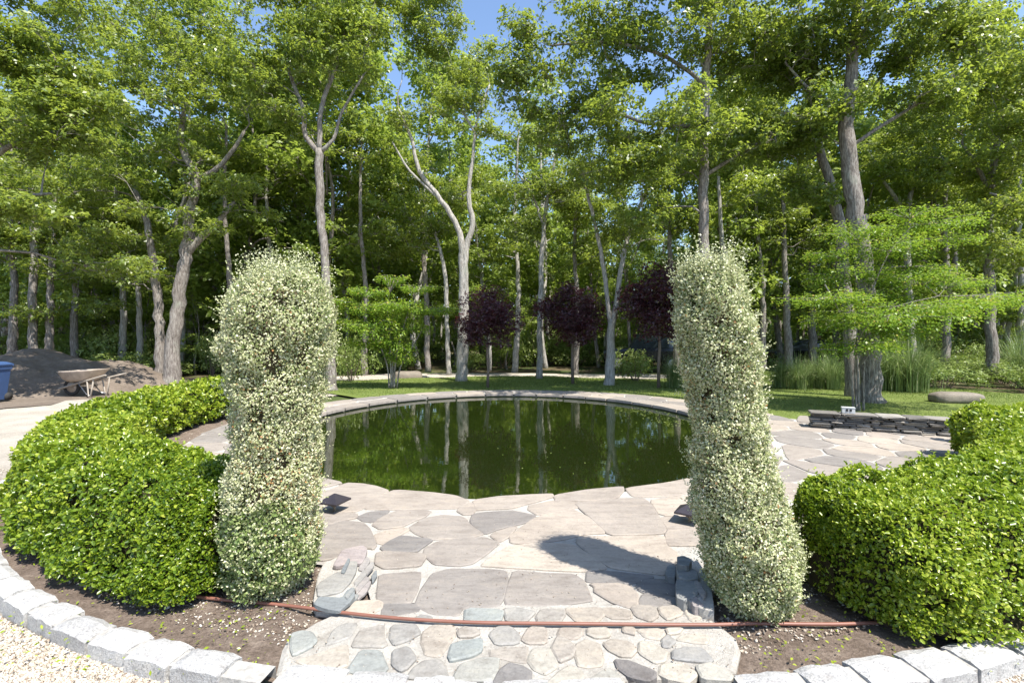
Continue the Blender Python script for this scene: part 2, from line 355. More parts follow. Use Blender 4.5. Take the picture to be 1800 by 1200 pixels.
B_ = [
 ([(-210,215),(0,185),(200,175),(400,165),(410,190),(230,235),(80,275),(-120,285),(-190,290)], .62), ([(-228,370),(-209,324),(-126,310),(78,296),(160,310),(270,335),(200,385),(60,415),(-20,435),(-116,474),(-218,407)], .22),
 ([(-70,490),(-40,463),(60,430),(125,418),(60,490),(-10,535)], .6), ([(90,540),(80,490),(260,360),(380,315),(560,285),(680,345),(820,470),(640,475),(450,520),(250,550)], .7),
 ([(230,250),(420,215),(620,230),(600,270),(470,290),(330,320),(280,320),(220,280)], .65), ([(420,175),(700,130),(950,108),(960,130),(900,195),(700,215),(440,218)], .58),
 ([(985,115),(1300,75),(1480,40),(1520,140),(1360,175),(1120,185),(1040,180),(1000,150)], .66), ([(580,240),(900,205),(1110,200),(1160,230),(1290,430),(1270,470),(1050,480),(850,480),(730,370),(650,300)], .55),
 ([(1170,215),(1300,195),(1540,170),(1580,330),(1300,330),(1230,310)], .85), ([(1240,345),(1580,348),(1580,560),(1420,560),(1300,560),(1290,480),(1320,450)], .6),
 ([(-150,720),(-10,620),(90,570),(360,550),(560,560),(700,650),(830,740),(650,765),(300,745),(0,730)], .88), ([(600,545),(620,495),(860,500),(1270,490),(1300,580),(1370,620),(1370,700),(1290,730),(1270,790),(1100,765),(870,735),(740,660)], .82),
 ([(110,760),(350,785),(570,790),(640,840),(690,960),(700,990),(520,1015),(250,1030),(60,1020),(40,970),(70,860)], .36), ([(690,765),(900,770),(1060,790),(1200,805),(1060,845),(950,860),(760,850),(680,840)], .1),
 ([(740,890),(700,870),(900,865),(1000,885),(1060,950),(1060,1020),(1000,1050),(850,990),(750,930)], .6), ([(1070,870),(1150,830),(1360,835),(1365,960),(1230,945),(1100,920)], .05), ([(1120,950),(1180,935),(1365,975),(1365,1025),(1100,1035),(1090,1000)], .2)]
C_ = [
 ([(1440,75),(1730,85),(1710,170),(1440,170)], .97), ([(1060,150),(1110,130),(1170,140),(1170,165),(1080,165)], .3), ([(100,270),(170,250),(250,260),(290,320),(240,370),(120,430),(95,380)], .95),
 ([(360,345),(430,230),(500,185),(600,185),(550,280),(440,325)], .4), ([(570,360),(600,290),(640,240),(810,195),(800,290),(830,340),(800,365),(690,360)], .5), ([(865,225),(900,205),(1040,195),(1095,260),(1000,310),(890,350),(865,290)], .36),
 ([(1110,260),(1190,200),(1350,200),(1360,280),(1290,360),(1240,440),(1140,420),(1110,340)], .66), ([(1385,250),(1440,220),(1520,235),(1545,265),(1480,290),(1400,290)], .55), ([(1340,350),(1440,330),(1560,310),(1560,400),(1480,440),(1330,480),(1320,430)], .98),
 ([(1630,270),(1690,215),(1790,215),(1850,270),(1840,340),(1680,345)], .38), ([(130,470),(280,430),(440,370),(520,350),(530,400),(520,520),(260,515)], .72), ([(535,545),(630,390),(780,395),(850,550),(620,560)], .96),
 ([(880,400),(1000,375),(1055,460),(1000,520),(940,550),(885,510)], .3), ([(990,600),(1040,530),(1120,475),(1230,465),(1270,500),(1300,600),(1200,605)], .42), ([(1360,600),(1400,510),(1560,460),(1690,455),(1680,540),(1640,630),(1360,630)], .9)]
D_ = [
 ([(30,75),(130,68),(255,95),(180,165),(50,160)], .42), ([(-80,385),(0,362),(190,345),(190,400),(180,465),(60,435),(-60,410)], .55), ([(160,290),(210,210),(335,210),(325,325),(200,320)], .6),
 ([(-50,610),(0,520),(60,475),(150,490),(215,530),(210,600),(190,628),(-40,640)], .12), ([(205,440),(240,365),(370,360),(410,430),(400,500),(320,545),(240,500)], .84), ([(375,365),(410,290),(470,290),(540,350),(530,420),(430,460)], .55),
 ([(425,240),(450,210),(600,210),(590,260),(540,285),(430,270)], .6), ([(470,75),(600,65),(720,62),(770,110),(700,165),(570,165)], .65), ([(265,120),(310,75),(460,75),(470,110),(430,165),(280,170)], .5),
 ([(740,75),(800,62),(945,80),(960,140),(830,140),(760,110)], .62), ([(960,60),(1000,45),(1130,55),(1155,120),(1100,160),(1000,120)], .57), ([(1160,60),(1290,45),(1335,110),(1230,150),(1180,110)], .66), ([(1345,75),(1440,70),(1475,140),(1400,155)], .75),
 ([(560,430),(555,340),(630,300),(720,330),(750,420),(740,480),(650,495),(570,480)], .7), ([(640,250),(650,215),(790,215),(800,275),(700,285)], .75), ([(765,330),(830,300),(950,320),(990,370),(960,420),(880,410),(800,370)], .68),
 ([(1030,400),(1030,310),(1120,330),(1220,380),(1210,450),(1130,460)], .82), ([(905,240),(910,215),(980,215),(980,260)], .6), ([(1000,220),(1180,215),(1205,250),(1175,290),(1080,280)], .72), ([(1190,300),(1230,260),(1285,310),(1240,350),(1195,340)], .3),
 ([(1270,440),(1280,380),(1380,360),(1480,365),(1550,440),(1530,465),(1400,450)], .25), ([(1300,295),(1340,265),(1450,250),(1520,265),(1510,320),(1400,310)], .78), ([(845,450),(960,460),(1130,530),(1130,570),(1070,595),(960,570),(870,510)], .08),
 ([(1170,540),(1190,480),(1340,460),(1440,540),(1360,605),(1220,565)], .8), ([(1440,500),(1560,475),(1700,560),(1680,600),(1500,590)], .86), ([(350,600),(450,520),(520,485),(600,530),(590,600),(540,640),(360,640)], .83),
 ([(650,580),(790,500),(850,540),(910,610),(760,625),(660,620)], .88), ([(1220,220),(1340,215),(1300,250),(1240,260)], .78)]
for (x0, y0, s, lst) in ((560, 830, 4.8, A_), (880, 830, 4.444, B_)):
    for pts, t in lst:
        prism('flagstone', soften(grow(tr(x0, y0, s, pts), .018), 1, .13, .004), -.02, .012+random.uniform(-.003, .004), M['flag'], patio, bev=.008, tint=t)
# entrance path: mortar slab and fieldstones
pp = [P(488, 1196), P(496, 1130), P(540, 1098), P(590, 1080), P(640, 1062), P(1215, 1062), P(1262, 1092), P(1300, 1130), P(1290, 1196)]
pp = soften([(p.x, p.y) for p in pp], 1, .2, .01)
path = prism('entrance_path', pp, -.05, .006, M['mortar'], None, bev=.02); tag(path, kind='structure')
for (x0, y0, s, lst) in ((490, 1050, 4.39, C_), (880, 1050, 4.186, D_)):
    for pts, t in lst:
        prism('fieldstone', soften(grow(tr(x0, y0, s, pts, .02), .012), 1, .15, .0035), -.02, .018+random.uniform(-.004, .006), M['cob'], path, bev=.009, tint=t)
# coping ring round the rest of the pond and random paving beyond
LX, RX = (552-CX)/F, (1246-CX)/F
def in_traced(x, y, m=0): return y < 5.8 and LX-m < x/y < RX+m
t = math.radians(-52)
while t < math.radians(232):
    dt = random.uniform(.14, .22); w = random.uniform(.38, .55); g = .006
    po = [pond(t+g+(dt-2*g)*k/3, random.uniform(-.035, -.015)) for k in range(4)]+[pond(t+g+(dt-2*g)*k/3, w) for k in (3, 2, 1, 0)]
    if not any(in_traced(x, y) for x, y in po):
        prism('coping_stone', po, -.045, .014+random.uniform(-.004, .006), M['flag'], patio, bev=.008, tint=random.uniform(.25, .8))
    t += dt
def clip(poly, nx, ny, c):
    out = []
    for i in range(len(poly)):
        a = poly[i]; b = poly[(i+1) % len(poly)]; da = a[0]*nx+a[1]*ny-c; db = b[0]*nx+b[1]*ny-c
        if da <= 0: out.append(a)
        if (da < 0 < db) or (db < 0 < da):
            k = da/(da-db); out.append((a[0]+(b[0]-a[0])*k, a[1]+(b[1]-a[1])*k))
    return out
seeds = []
outer = [pat_out(t) for t in full]
def inside(x, y, poly):
    c = False; n = len(poly)
    for i in range(n):
        x1, y1 = poly[i]; x2, y2 = poly[(i+1) % n]
        if (y1 > y) != (y2 > y) and x < (x2-x1)*(y-y1)/(y2-y1)+x1: c = not c
    return c
rs = random.Random(21)
for _ in range(9000):
    x, y = rs.uniform(-7, 8), rs.uniform(2.8, 15.2)
    e = math.hypot((x-PC.x)/(PA+.62), (y-PC.y)/(PB+.62))
    if e < 1 or not inside(x, y, outer): continue
    if in_traced(x, y, .02): continue
    mind = .42 if x > 4.6 and y > 6 else .55
    if all((x-a)**2+(y-b)**2 > mind**2 for a, b in seeds): seeds.append((x, y))
for i, (x, y) in enumerate(seeds):
    poly = [(x-.6, y-.6), (x+.6, y-.6), (x+.6, y+.6), (x-.6, y+.6)]; g = .018
    for j, (a, b) in enumerate(seeds):
        if i == j or abs(a-x) > 1.4 or abs(b-y) > 1.4: continue
        dx, dy = a-x, b-y; L = math.hypot(dx, dy); dx /= L; dy /= L
        poly = clip(poly, dx, dy, (x*dx+y*dy)+L/2-g)
    th = math.atan2((y-PC.y)/(PB), (x-PC.x)/(PA)); px_, py_ = pond(th, .56); nx, ny = -math.cos(th)/PA, -math.sin(th)/PB; L = math.hypot(nx, ny)
    poly = clip(poly, nx/L, ny/L, (px_*nx+py_*ny)/L)
    th = math.atan2(y-GC[1], x-GC[0]); ox, oy = pat_out(th); r = math.hypot(ox-GC[0], oy-GC[1])-.01
    poly = clip(poly, math.cos(th), math.sin(th), GC[0]*math.cos(th)+GC[1]*math.sin(th)+r)
    if y < 6.2:
        if x < 0: poly = clip(poly, 1, -LX, -.02)
        else: poly = clip(poly, -1, RX, -.02)
    if len(poly) < 3: continue
    ar = abs(sum(poly[k][0]*poly[(k+1) % len(poly)][1]-poly[(k+1) % len(poly)][0]*poly[k][1] for k in range(len(poly))))/2
    if ar < .02: continue
    prism('flagstone', soften(poly, 1, .18, .004), -.02, .011+random.uniform(-.003, .004), M['flag'], patio, bev=.008, tint=random.uniform(.2, .85))

# kerb of granite blocks -------------------------------------------
def kerb(label_, c, a0, a1, ki, ko, hh=1.0, sh=lambda d: 0.0):
    V = []; Fc = []; n = 90
    for i in range(n+1):
        t = math.radians(a0+(a1-a0)*i/n)
        q_ = sh(math.degrees(t) % 360)
        for r, z in ((ki+.02, -.08), (ki+.03, .036*hh), (ko-.02, .03*hh), (ko-.012, -.08)): V.append((c[0]+(r+q_)*math.cos(t), c[1]+(r+q_)*math.sin(t), z))
    for i in range(n):
        for k in range(3): a = i*4+k; Fc.append((a, a+1, a+5, a+4))
    root = mesh('kerb', V, Fc, M['mortar2'], smooth=False); tag(root, label_, kind='structure')
    t = math.radians(a0)
    while t < math.radians(a1)-.03:
        L = random.uniform(.27, .35); dt = L/6.9; g = .0024; h = random.uniform(.05, .068)*hh
        t1 = min(t+dt, math.radians(a1)); q_ = sh(math.degrees(t) % 360); ri, ro = ki+q_+random.uniform(-.010, .010), ko+q_+random.uniform(-.012, .012)
        nu, nv = 5, 4; V = []; Fc = []
        for i in range(nu+1):
            for j in range(nv+1):
                u, v = i/nu, j/nv; tt = t+g+(t1-t-2*g)*u; r = ri+(ro-ri)*v
                e = min(1, 5*min(u, 1-u)+.72)*min(1, 4*min(v, 1-v)+.68)
                z = h*e+random.uniform(-.005, .005)
                V.append((c[0]+(r+random.uniform(-.004, .004))*math.cos(tt), c[1]+(r)*math.sin(tt)+random.uniform(-.004, .004), z))
        nb = len(V)
        for i in range(nu):
            for j in range(nv): a = i*(nv+1)+j; Fc.append((a, a+nv+1, a+nv+2, a+1))
        ring = [i*(nv+1) for i in range(nu+1)]+[nu*(nv+1)+j for j in range(1, nv+1)]+[i*(nv+1)+nv for i in range(nu-1, -1, -1)]+[j for j in range(nv-1, 0, -1)]
        for k in ring: V.append((V[k][0], V[k][1], -.09))
        for k in range(len(ring)): q = (k+1) % len(ring); Fc.append((ring[k], nb+k, nb+q, ring[q]))
        mesh('kerb_stone', V, Fc, M['gran'], root, tint=random.uniform(.2, 1)); t = t1
    return root
kerb('pale granite kerb curving round the left hedge', (.16, 9.2), 172, 259.1, 6.93, 7.09, 1.0, kerb_shift)
kerb('pale granite kerb curving round the right hedge', (.53, 9.05), 274.4, 342, 6.75, 6.94)
kerb('granite kerb stones set low across the foot of the entrance path', (.16, 9.2), 259.4, 273.5, 6.90, 7.06, .38)

# ------------------------------------------------------------------ hedges and columns
def ring_hedge(label_, c, r0, r1, h, a0, a1, n, seed, taper_end=None):
    root = empty('box_hedge', (c[0]+(r0+r1)/2*math.cos(math.radians((a0+a1)/2)), c[1]+(r0+r1)/2*math.sin(math.radians((a0+a1)/2)), 0), label_, 'hedge')
    off = np.array([root.location.x, root.location.y, 0.])
    rr = np.random.default_rng(seed); lump = sines(seed, 14, 2.0, 9.0); lump2 = sines(seed+1, 10, 12, 30)
    SS_ = np.linspace(0, 1, 400); pq = math.pi*(1-SS_); cq = (r1-r0)/2*np.sign(np.cos(pq))*np.abs(np.cos(pq))**.42; zq = h*np.abs(np.sin(pq))**.42
    AL = np.concatenate([[0], np.cumsum(np.hypot(np.diff(cq), np.diff(zq)))]); AL /= AL[-1]
    def surf(t, s, dep):
        """t angle, s 0..1 round the section from inner foot over the top to outer foot"""
        w = (r1-r0)/2; rm = (r0+r1)/2; ph = math.pi*(1-np.interp(s, AL, SS_))
        e = .42
        cx_ = np.sign(np.cos(ph))*np.abs(np.cos(ph))**e; cz = np.abs(np.sin(ph))**e
        low = np.clip(1-cz*1.6, 0, 1)
        endk = np.clip(np.minimum(t-math.radians(a0), math.radians(a1)-t)*6.2/.30, 0, 1); endk = np.sqrt(1-(1-endk)**2)*.75+.25*np.minimum(1, endk*4)
        ww = w*(1-.03*low)*endk; hh = h*(.55+.45*endk)
        r = rm-cx_*ww+.17*(1-cz)*np.clip(-cx_, 0, 1)*endk; z = hh*cz*(1)+.06
        X = np.stack([c[0]+r*np.cos(t), c[1]+r*np.sin(t), z], 1)
        cn = np.sign(np.cos(ph))*np.abs(np.cos(ph))**1.5; snn = np.abs(np.sin(ph))**1.5; nrm = np.stack([-cn*np.cos(t), -cn*np.sin(t), snn+.05], 1)
        nrm = unit(nrm*np.array([1, 1, 1.])); b = .008*lump(X)+.021*lump2(X)
        X = X+nrm*(b-dep)[:, None]; return X, nrm
    # distance weighted sampling, leaves larger far away
    m = n*6; t = rr.uniform(math.radians(a0), math.radians(a1), m); s = rr.uniform(0.0, 1.0, m); ke = rr.uniform(size=m) < .09; en = rr.uniform(0, 1, m)**1.6*.34/6.2; t[ke] = np.where(rr.uniform(size=m) < .5, math.radians(a0)+en, math.radians(a1)-en)[ke]
    # more even over the section
    X, N = surf(t, s, np.zeros(m)); d = np.linalg.norm(X[:, :2], axis=1)
    pr = np.clip(3.4/d, .0, 1)**2; keep = rr.uniform(size=m) < pr*n/(pr.sum()); t, s, d = t[keep], s[keep], d[keep]
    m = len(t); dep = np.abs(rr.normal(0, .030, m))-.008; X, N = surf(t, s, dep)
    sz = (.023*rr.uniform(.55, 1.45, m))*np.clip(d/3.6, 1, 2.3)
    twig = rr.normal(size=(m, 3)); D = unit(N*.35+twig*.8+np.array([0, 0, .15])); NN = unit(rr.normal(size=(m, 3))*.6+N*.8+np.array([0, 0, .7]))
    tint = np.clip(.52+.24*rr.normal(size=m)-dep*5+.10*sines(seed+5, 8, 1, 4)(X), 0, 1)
    tint[rr.uniform(size=m) > .995] = 1
    kk = ~((sines(seed+21, 16, 14, 38)(X) > 1.25) & (rr.uniform(size=m) < .8)); X, D, NN, sz, tint = X[kk], D[kk], NN[kk], sz[kk], tint[kk]
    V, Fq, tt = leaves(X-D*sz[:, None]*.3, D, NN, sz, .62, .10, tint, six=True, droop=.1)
    # stray shoots standing out of the shear line
    ns = n//120; t2 = rr.uniform(math.radians(a0), math.radians(a1), ns); s2 = rr.uniform(.1, .9, ns); X2, N2 = surf(t2, s2, np.full(ns, -.01))
    Vs, Ts, Ds, Ns, Ss = [], [], [], [], []
    for i in range(ns):
        ax = unit(N2[i]+rr.normal(size=3)*.5+np.array([0, 0, .5])); L = rr.uniform(.02, .06)
        for k in range(5):
            Vs.append(X2[i]+ax*L*(k/4)); q = unit(rr.normal(size=3)+ax*.6); Ds.append(q); Ns.append(ax+rr.normal(size=3)*.3); Ss.append(.022*max(1, np.linalg.norm(X2[i][:2])/3.6)); Ts.append(rr.uniform(.55, .95))
    V3, F3, T3 = leaves(np.array(Vs), np.array(Ds), np.array(Ns), np.array(Ss), .6, .1, np.array(Ts), six=True)
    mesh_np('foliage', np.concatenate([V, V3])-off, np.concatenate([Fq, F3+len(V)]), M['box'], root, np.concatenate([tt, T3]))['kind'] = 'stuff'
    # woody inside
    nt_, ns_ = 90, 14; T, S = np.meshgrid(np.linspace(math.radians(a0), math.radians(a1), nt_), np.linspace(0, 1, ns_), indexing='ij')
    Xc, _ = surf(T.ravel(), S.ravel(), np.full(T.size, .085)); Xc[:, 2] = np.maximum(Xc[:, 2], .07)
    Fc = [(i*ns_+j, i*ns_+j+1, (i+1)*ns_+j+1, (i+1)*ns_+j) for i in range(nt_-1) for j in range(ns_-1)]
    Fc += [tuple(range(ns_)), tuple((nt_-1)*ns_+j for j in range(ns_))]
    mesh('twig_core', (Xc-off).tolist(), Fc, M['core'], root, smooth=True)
    # stems to the soil
    tb = TB()
    for i in range(int((a1-a0)/1.6)):
        a = math.radians(a0+1.5+(a1-a0-3)*i/((a1-a0)/1.6)); r = (r0+r1)/2+rr.uniform(-.2, .2)
        p = Vector((c[0]+r*math.cos(a)-off[0], c[1]+r*math.sin(a)-off[1], -.03))
        for k in range(3):
            q = p+Vector((rr.uniform(-.12, .12), rr.uniform(-.12, .12), .26)); tb.tube([p, q], [.010, .006], 4, False)
    tb.build('stems', M['twig'], root)['kind'] = 'stuff'
    return root
ring_hedge('long clipped box hedge curving away on the left of the pond', (.13, 9.2), 5.76, 6.62, .66, 163, 252.8, 84000, 31)
ring_hedge('clipped box hedge filling the lower right corner beside the pale column shrub', (.78, 9.2), 5.84, 6.80, .63, 280.3, 336, 70000, 41)

def column(label_, base, prof, n, seed, green_low):
    """prof rows: z, centre x, centre y, radius"""
    root = empty('column_shrub', base, label_, 'shrub'); off = np.array(base)
    rr = np.random.default_rng(seed); pf = np.array(prof); lump = sines(seed, 14, 4, 12); l2 = sines(seed+2, 12, 14, 40)
    def surf(a, z, dep):
        cx_ = np.interp(z, pf[:, 0], pf[:, 1]); cy = np.interp(z, pf[:, 0], pf[:, 2]); r = np.interp(z, pf[:, 0], pf[:, 3])
        nrm = np.stack([np.cos(a), np.sin(a), np.zeros_like(a)], 1)
        dr = (np.interp(z+.03, pf[:, 0], pf[:, 3])-np.interp(z-.03, pf[:, 0], pf[:, 3]))/.06; nrm[:, 2] = -np.clip(dr, -3, 3)*.8; nrm = unit(nrm)
        X = np.stack([cx_+r*np.cos(a), cy+r*np.sin(a), z], 1); return X+nrm*((.009*lump(X)+.014*l2(X))-dep)[:, None], nrm
    z0, z1 = pf[0, 0], pf[-1, 0]; m = n
    z = rr.uniform(z0, z1, m*2); a = rr.uniform(0, 2*math.pi, m*2)
    r = np.interp(z, pf[:, 0], pf[:, 3])/pf[:, 3].max(); k = rr.uniform(size=m*2) < r*.8+.25; z, a = z[k][:m], a[k][:m]
    # cap: pile extra near the top
    nt_ = n//9; zt = z1-np.abs(rr.normal(0, .05, nt_)); at = rr.uniform(0, 6.283, nt_); z = np.concatenate([z, np.clip(zt, z0, z1)]); a = np.concatenate([a, at]); m = len(z)
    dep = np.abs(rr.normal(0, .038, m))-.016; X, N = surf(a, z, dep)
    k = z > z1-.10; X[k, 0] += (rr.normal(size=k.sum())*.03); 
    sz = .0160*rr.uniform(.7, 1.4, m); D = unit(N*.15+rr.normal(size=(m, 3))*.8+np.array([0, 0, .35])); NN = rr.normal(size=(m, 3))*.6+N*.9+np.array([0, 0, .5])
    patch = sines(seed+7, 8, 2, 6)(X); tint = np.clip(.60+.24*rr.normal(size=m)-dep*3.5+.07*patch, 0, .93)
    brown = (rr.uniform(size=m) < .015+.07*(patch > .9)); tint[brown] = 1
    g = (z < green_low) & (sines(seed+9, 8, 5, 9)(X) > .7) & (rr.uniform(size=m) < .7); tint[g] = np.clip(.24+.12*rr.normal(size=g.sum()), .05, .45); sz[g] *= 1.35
    hol = (sines(seed+21, 16, 22, 55)(X) > 1.15) & (rr.uniform(size=m) < .8); kk = ~hol
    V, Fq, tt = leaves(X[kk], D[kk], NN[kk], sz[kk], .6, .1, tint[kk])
    ns = n//55; zs = np.where(rr.uniform(size=ns) < .26, z1-np.abs(rr.normal(0, .04, ns)), rr.uniform(z0+.1, z1, ns)); as_ = rr.uniform(0, 6.283, ns); X2, N2 = surf(as_, zs, np.full(ns, -.005)); Pv, Dv, Nv = [], [], []
    for i in range(ns):
        ax = unit(N2[i]*.8+rr.normal(size=3)*.35+np.array([0, 0, .8])); L = rr.uniform(.02, .19 if zs[i] > z1-.12 else .09)
        for q in range(7):
            Pv.append(X2[i]+ax*L*q/6); Dv.append(unit(rr.normal(size=3)+ax*.7)); Nv.append(ax+rr.normal(size=3)*.4)
    V3, F3, T3 = leaves(np.array(Pv), np.array(Dv), np.array(Nv), np.full(len(Pv), .015), .6, .1, rr.uniform(.4, .9, len(Pv)))
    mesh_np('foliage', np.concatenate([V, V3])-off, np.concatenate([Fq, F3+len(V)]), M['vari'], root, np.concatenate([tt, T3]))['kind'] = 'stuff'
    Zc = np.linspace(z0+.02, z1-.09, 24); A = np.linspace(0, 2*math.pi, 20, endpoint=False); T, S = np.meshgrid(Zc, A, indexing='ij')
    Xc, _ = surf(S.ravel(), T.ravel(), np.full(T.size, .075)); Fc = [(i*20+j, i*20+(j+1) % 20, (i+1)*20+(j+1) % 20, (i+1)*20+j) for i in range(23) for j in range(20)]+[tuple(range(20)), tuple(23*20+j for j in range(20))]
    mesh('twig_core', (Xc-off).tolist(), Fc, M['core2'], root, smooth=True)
    tb = TB()
    for i in range(9): tb.tube([(rr.uniform(-.06, .06), rr.uniform(-.06, .06), -.03), (rr.uniform(-.14, .14), rr.uniform(-.14, .14), .22)], [.012, .008], 5, False)
    tb.build('stems', M['twig'], root)['kind'] = 'stuff'; return root
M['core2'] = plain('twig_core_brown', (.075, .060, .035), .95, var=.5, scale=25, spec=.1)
def prof(rows, D):
    out = []
    for y, xl, xr in rows:
        c = Q((xl+xr)/2, y, D); c.z -= .05*min(1, c.z/1.5); out.append((c.z, c.x, D, (xr-xl)/2*D/F-.045))
    return sorted(out)
column('pale variegated column shrub left of the path', (-1.53, 3.12, 0), prof([(468, 478, 520), (472, 450, 545), (485, 425, 572), (505, 405, 590), (545, 390, 594), (600, 388, 588), (640, 398, 580), (700, 406, 572), (780, 404, 566), (850, 396, 566), (930, 392, 566), (990, 396, 560), (1025, 410, 545), (1038, 430, 530)], 3.12), 84000, 51, .75)
column('pale variegated column shrub right of the path, leaning inward', (1.45, 2.93, 0), prof([(458, 1225, 1262), (463, 1202, 1288), (476, 1188, 1303), (500, 1180, 1318), (560, 1178, 1333), (640, 1192, 1338), (720, 1203, 1345), (790, 1214, 1358), (850, 1220, 1378), (910, 1220, 1397), (980, 1224, 1405), (1030, 1236, 1402), (1060, 1256, 1392), (1074, 1285, 1370)], 2.93), 84000, 61, .25)

# ------------------------------------------------------------------ trees
def clump_leaves(cl, per, leaf, rr, flat=.45, k=6, layered=False, tmean=.5):
    """cl rows: centre xyz, rx, rz ; returns rosettes of leaves filling each clump"""
    cl = np.asarray(cl, float); vol = cl[:, 3]**2*cl[:, 4]; cnt = np.maximum(8, (per*vol/vol.mean())).astype(int)
    idx = np.repeat(np.arange(len(cl)), cnt); m = len(idx); u = unit(rr.normal(size=(m, 3))); rad = rr.uniform(size=m)**(1/2.4)
    o = u*rad[:, None]; C = cl[idx, :3]+o*np.stack([cl[idx, 3], cl[idx, 3], cl[idx, 4]], 1)
    ax = unit(o*np.array([.8, .8, .5])+np.array([0, 0, .75])+rr.normal(size=(m, 3))*.35)
    ct = rr.normal(size=len(cl))*.10
    ci = np.repeat(np.arange(m), k); n = len(ci); sd = unit(rr.normal(size=(n, 3))); A = ax[ci]
    D = unit(sd-A*(sd*A).sum(1, keepdims=True)*.75+A*.12+np.array([0, 0, -.18])); N = unit(A+rr.normal(size=(n, 3))*.4)
    X = C[ci]+rr.normal(size=(n, 3))*leaf*.22+D*leaf*.1; s = leaf*rr.uniform(.6, 1.25, n)
    t = np.clip(tmean+ct[idx[ci]]+.17*rr.normal(size=n)+.12*(o[ci, 2]), 0, .97)
    return X, D, N, s, t, C, idx
def skeleton_limbs(stems, cl, rr, tbl, sub=4):
    """stems: list of (pts, radii); joins every clump to the nearest wood below it"""
    nodes = []; rad = []
    for pts, rd in stems:
        L = len(pts)
        for i, (p, r) in enumerate(zip(pts, rd)):
            if i > L*.3 or L < 6: nodes.append(np.array(p)); rad.append(r)
    if not nodes: nodes = [np.array(stems[0][0][-1])]; rad = [stems[0][1][-1]]
    order = np.argsort([min(np.linalg.norm(n-c[:3]) for n in nodes) for c in cl])
    for ci in order:
        c = np.asarray(cl[ci]); NA = np.array(nodes); dv = c[:3]-NA; dist = np.linalg.norm(dv, axis=1); pen = dist+np.clip(NA[:, 2]-c[2]+.1, 0, None)*2.5
        j = int(np.argmin(pen)); a = NA[j]; d = dist[j]; r0 = min(rad[j]*.65, .012+.016*d); r0 = max(r0, .012)
        mid = [a+dv[j]*f+rr.normal(size=3)*d*.06+np.array([0, 0, .10*d*math.sin(math.pi*f)]) for f in (.25, .5, .75)]
        pts = [a]+mid+[c[:3]]; rs_ = [r0, r0*.8, r0*.62, r0*.46, r0*.3]
        tbl.tube(pts, rs_, 5, False)
        for p, r in zip(pts[1:], rs_[1:]): nodes.append(np.array(p)); rad.append(r)
        for k in range(sub):
            q = unit(rr.normal(size=3)); e = c[:3]+q*np.array([c[3], c[3], c[4]])*.8; tbl.tube([mid[2] if k % 2 else c[:3], (c[:3]+e)/2+rr.normal(size=3)*.06, e], [r0*.38, r0*.25, .004], 4, False)
def tree(name, label_, cat, D, stems, ell, ncl, per, leaf=.115, mat='oak', bark='bark', group=None, seed=1, rc=(.45, .75), flat=.42, rough=.05, tmean=.5, base=None, sub=4, k=6, zmax=None):
    """stems rows: list of (px, py, width px[, depth offset]); ell rows: px, py, rx, ry [, depth offset]"""
    rr = np.random.default_rng(seed); b = stems[0][0]; root_p = Q(b[0], b[1], D) if base is None else Vector(base)
    root = empty(name, (root_p.x, root_p.y, root_p.z), label_, cat, group); off = np.array(root.location)
    tb = TB(); ST = []
    for si, st in enumerate(stems):
        tb = TB(); pts = [Q(s[0], s[1], D+(s[3] if len(s) > 3 else 0)) for s in st]; rd = [s[2]/2*D/F*.80 for s in st]
        if si == 0: pts[0].z -= .12; rd[0] *= 1.3; q1 = pts[0].lerp(pts[1], .12); pts.insert(1, q1); rd.insert(1, rd[0]*.84)
        p2, r2 = spline(pts, rd, .28); p2 = [p+Vector(rr.normal(size=3)*min(.02, r2[i]*.15)) for i, p in enumerate(p2)]
        tb.tube(p2, r2, 12, True, rough); ST.append(([p-Vector(off) for p in p2], r2))
        tb.V = [v-Vector(off) for v in tb.V]; tb.build('trunk' if si == 0 else 'limb', M[bark], root)
    if not ell: return root
    cl = []; w = np.array([e[2]*e[3] for e in ell], float); w /= w.sum()
    for e, q in zip(ell, w):
        n = max(2, int(round(ncl*1.45*q)))
        for _ in range(n):
            u = unit(rr.normal(size=3))*rr.uniform()**(1/2.2); dz = (e[4] if len(e) > 4 else 0)+u[1]*e[2]*D/F*.85
            c = Q(e[0]+u[0]*e[2], e[1]+u[2]*e[3], D); c = Vector((c.x, D+dz, c.z)); r = rr.uniform(*rc); cl.append((c.x-off[0], c.y-off[1], c.z-off[2], r, r*flat))
    tl = TB(); skeleton_limbs(ST, cl, rr, tl, sub); tl.build('branches', M[bark], root)['kind'] = 'stuff'
    X, Dd, N, s, t, _, _ = clump_leaves(cl, per, leaf, rr, k=k, tmean=tmean)
    V, Fq, tt = leaves(X, Dd, N, s, .55, .10, t, droop=.15); mesh_np('crown', V, Fq, M[mat], root, tt)
    return root
OAK = 'oak'
tree('oak_tree', 'leaning grey oak standing behind the left hedge, forked low', 'tree', 16.5,
     [[(300, 674, 32), (306, 600, 28), (318, 500, 25), (328, 440, 24), (333, 380, 20), (345, 310, 17), (318, 250, 13), (330, 170, 8)], [(326, 452, 18), (350, 420, 15), (380, 395, 12), (412, 355, 8)], [(343, 320, 12), (390, 290, 10), (430, 230, 6)]],
     [(300, 170, 160, 130), (190, 300, 120, 80), (420, 330, 80, 50), (330, 400, 90, 28, -1), (250, 60, 170, 80), (400, -10, 110, 50, 1)], 92, 36, .115, seed=101)
tree('oak_tree', 'dark slim oak hard against the left side of the leaning grey oak', 'tree', 17.3,
     [[(281, 668, 22), (280, 580, 19), (272, 470, 16), (255, 380, 12), (236, 330, 8)]], [(190, 430, 120, 40), (120, 330, 120, 70), (230, 480, 70, 22)], 44, 32, .112, seed=102)
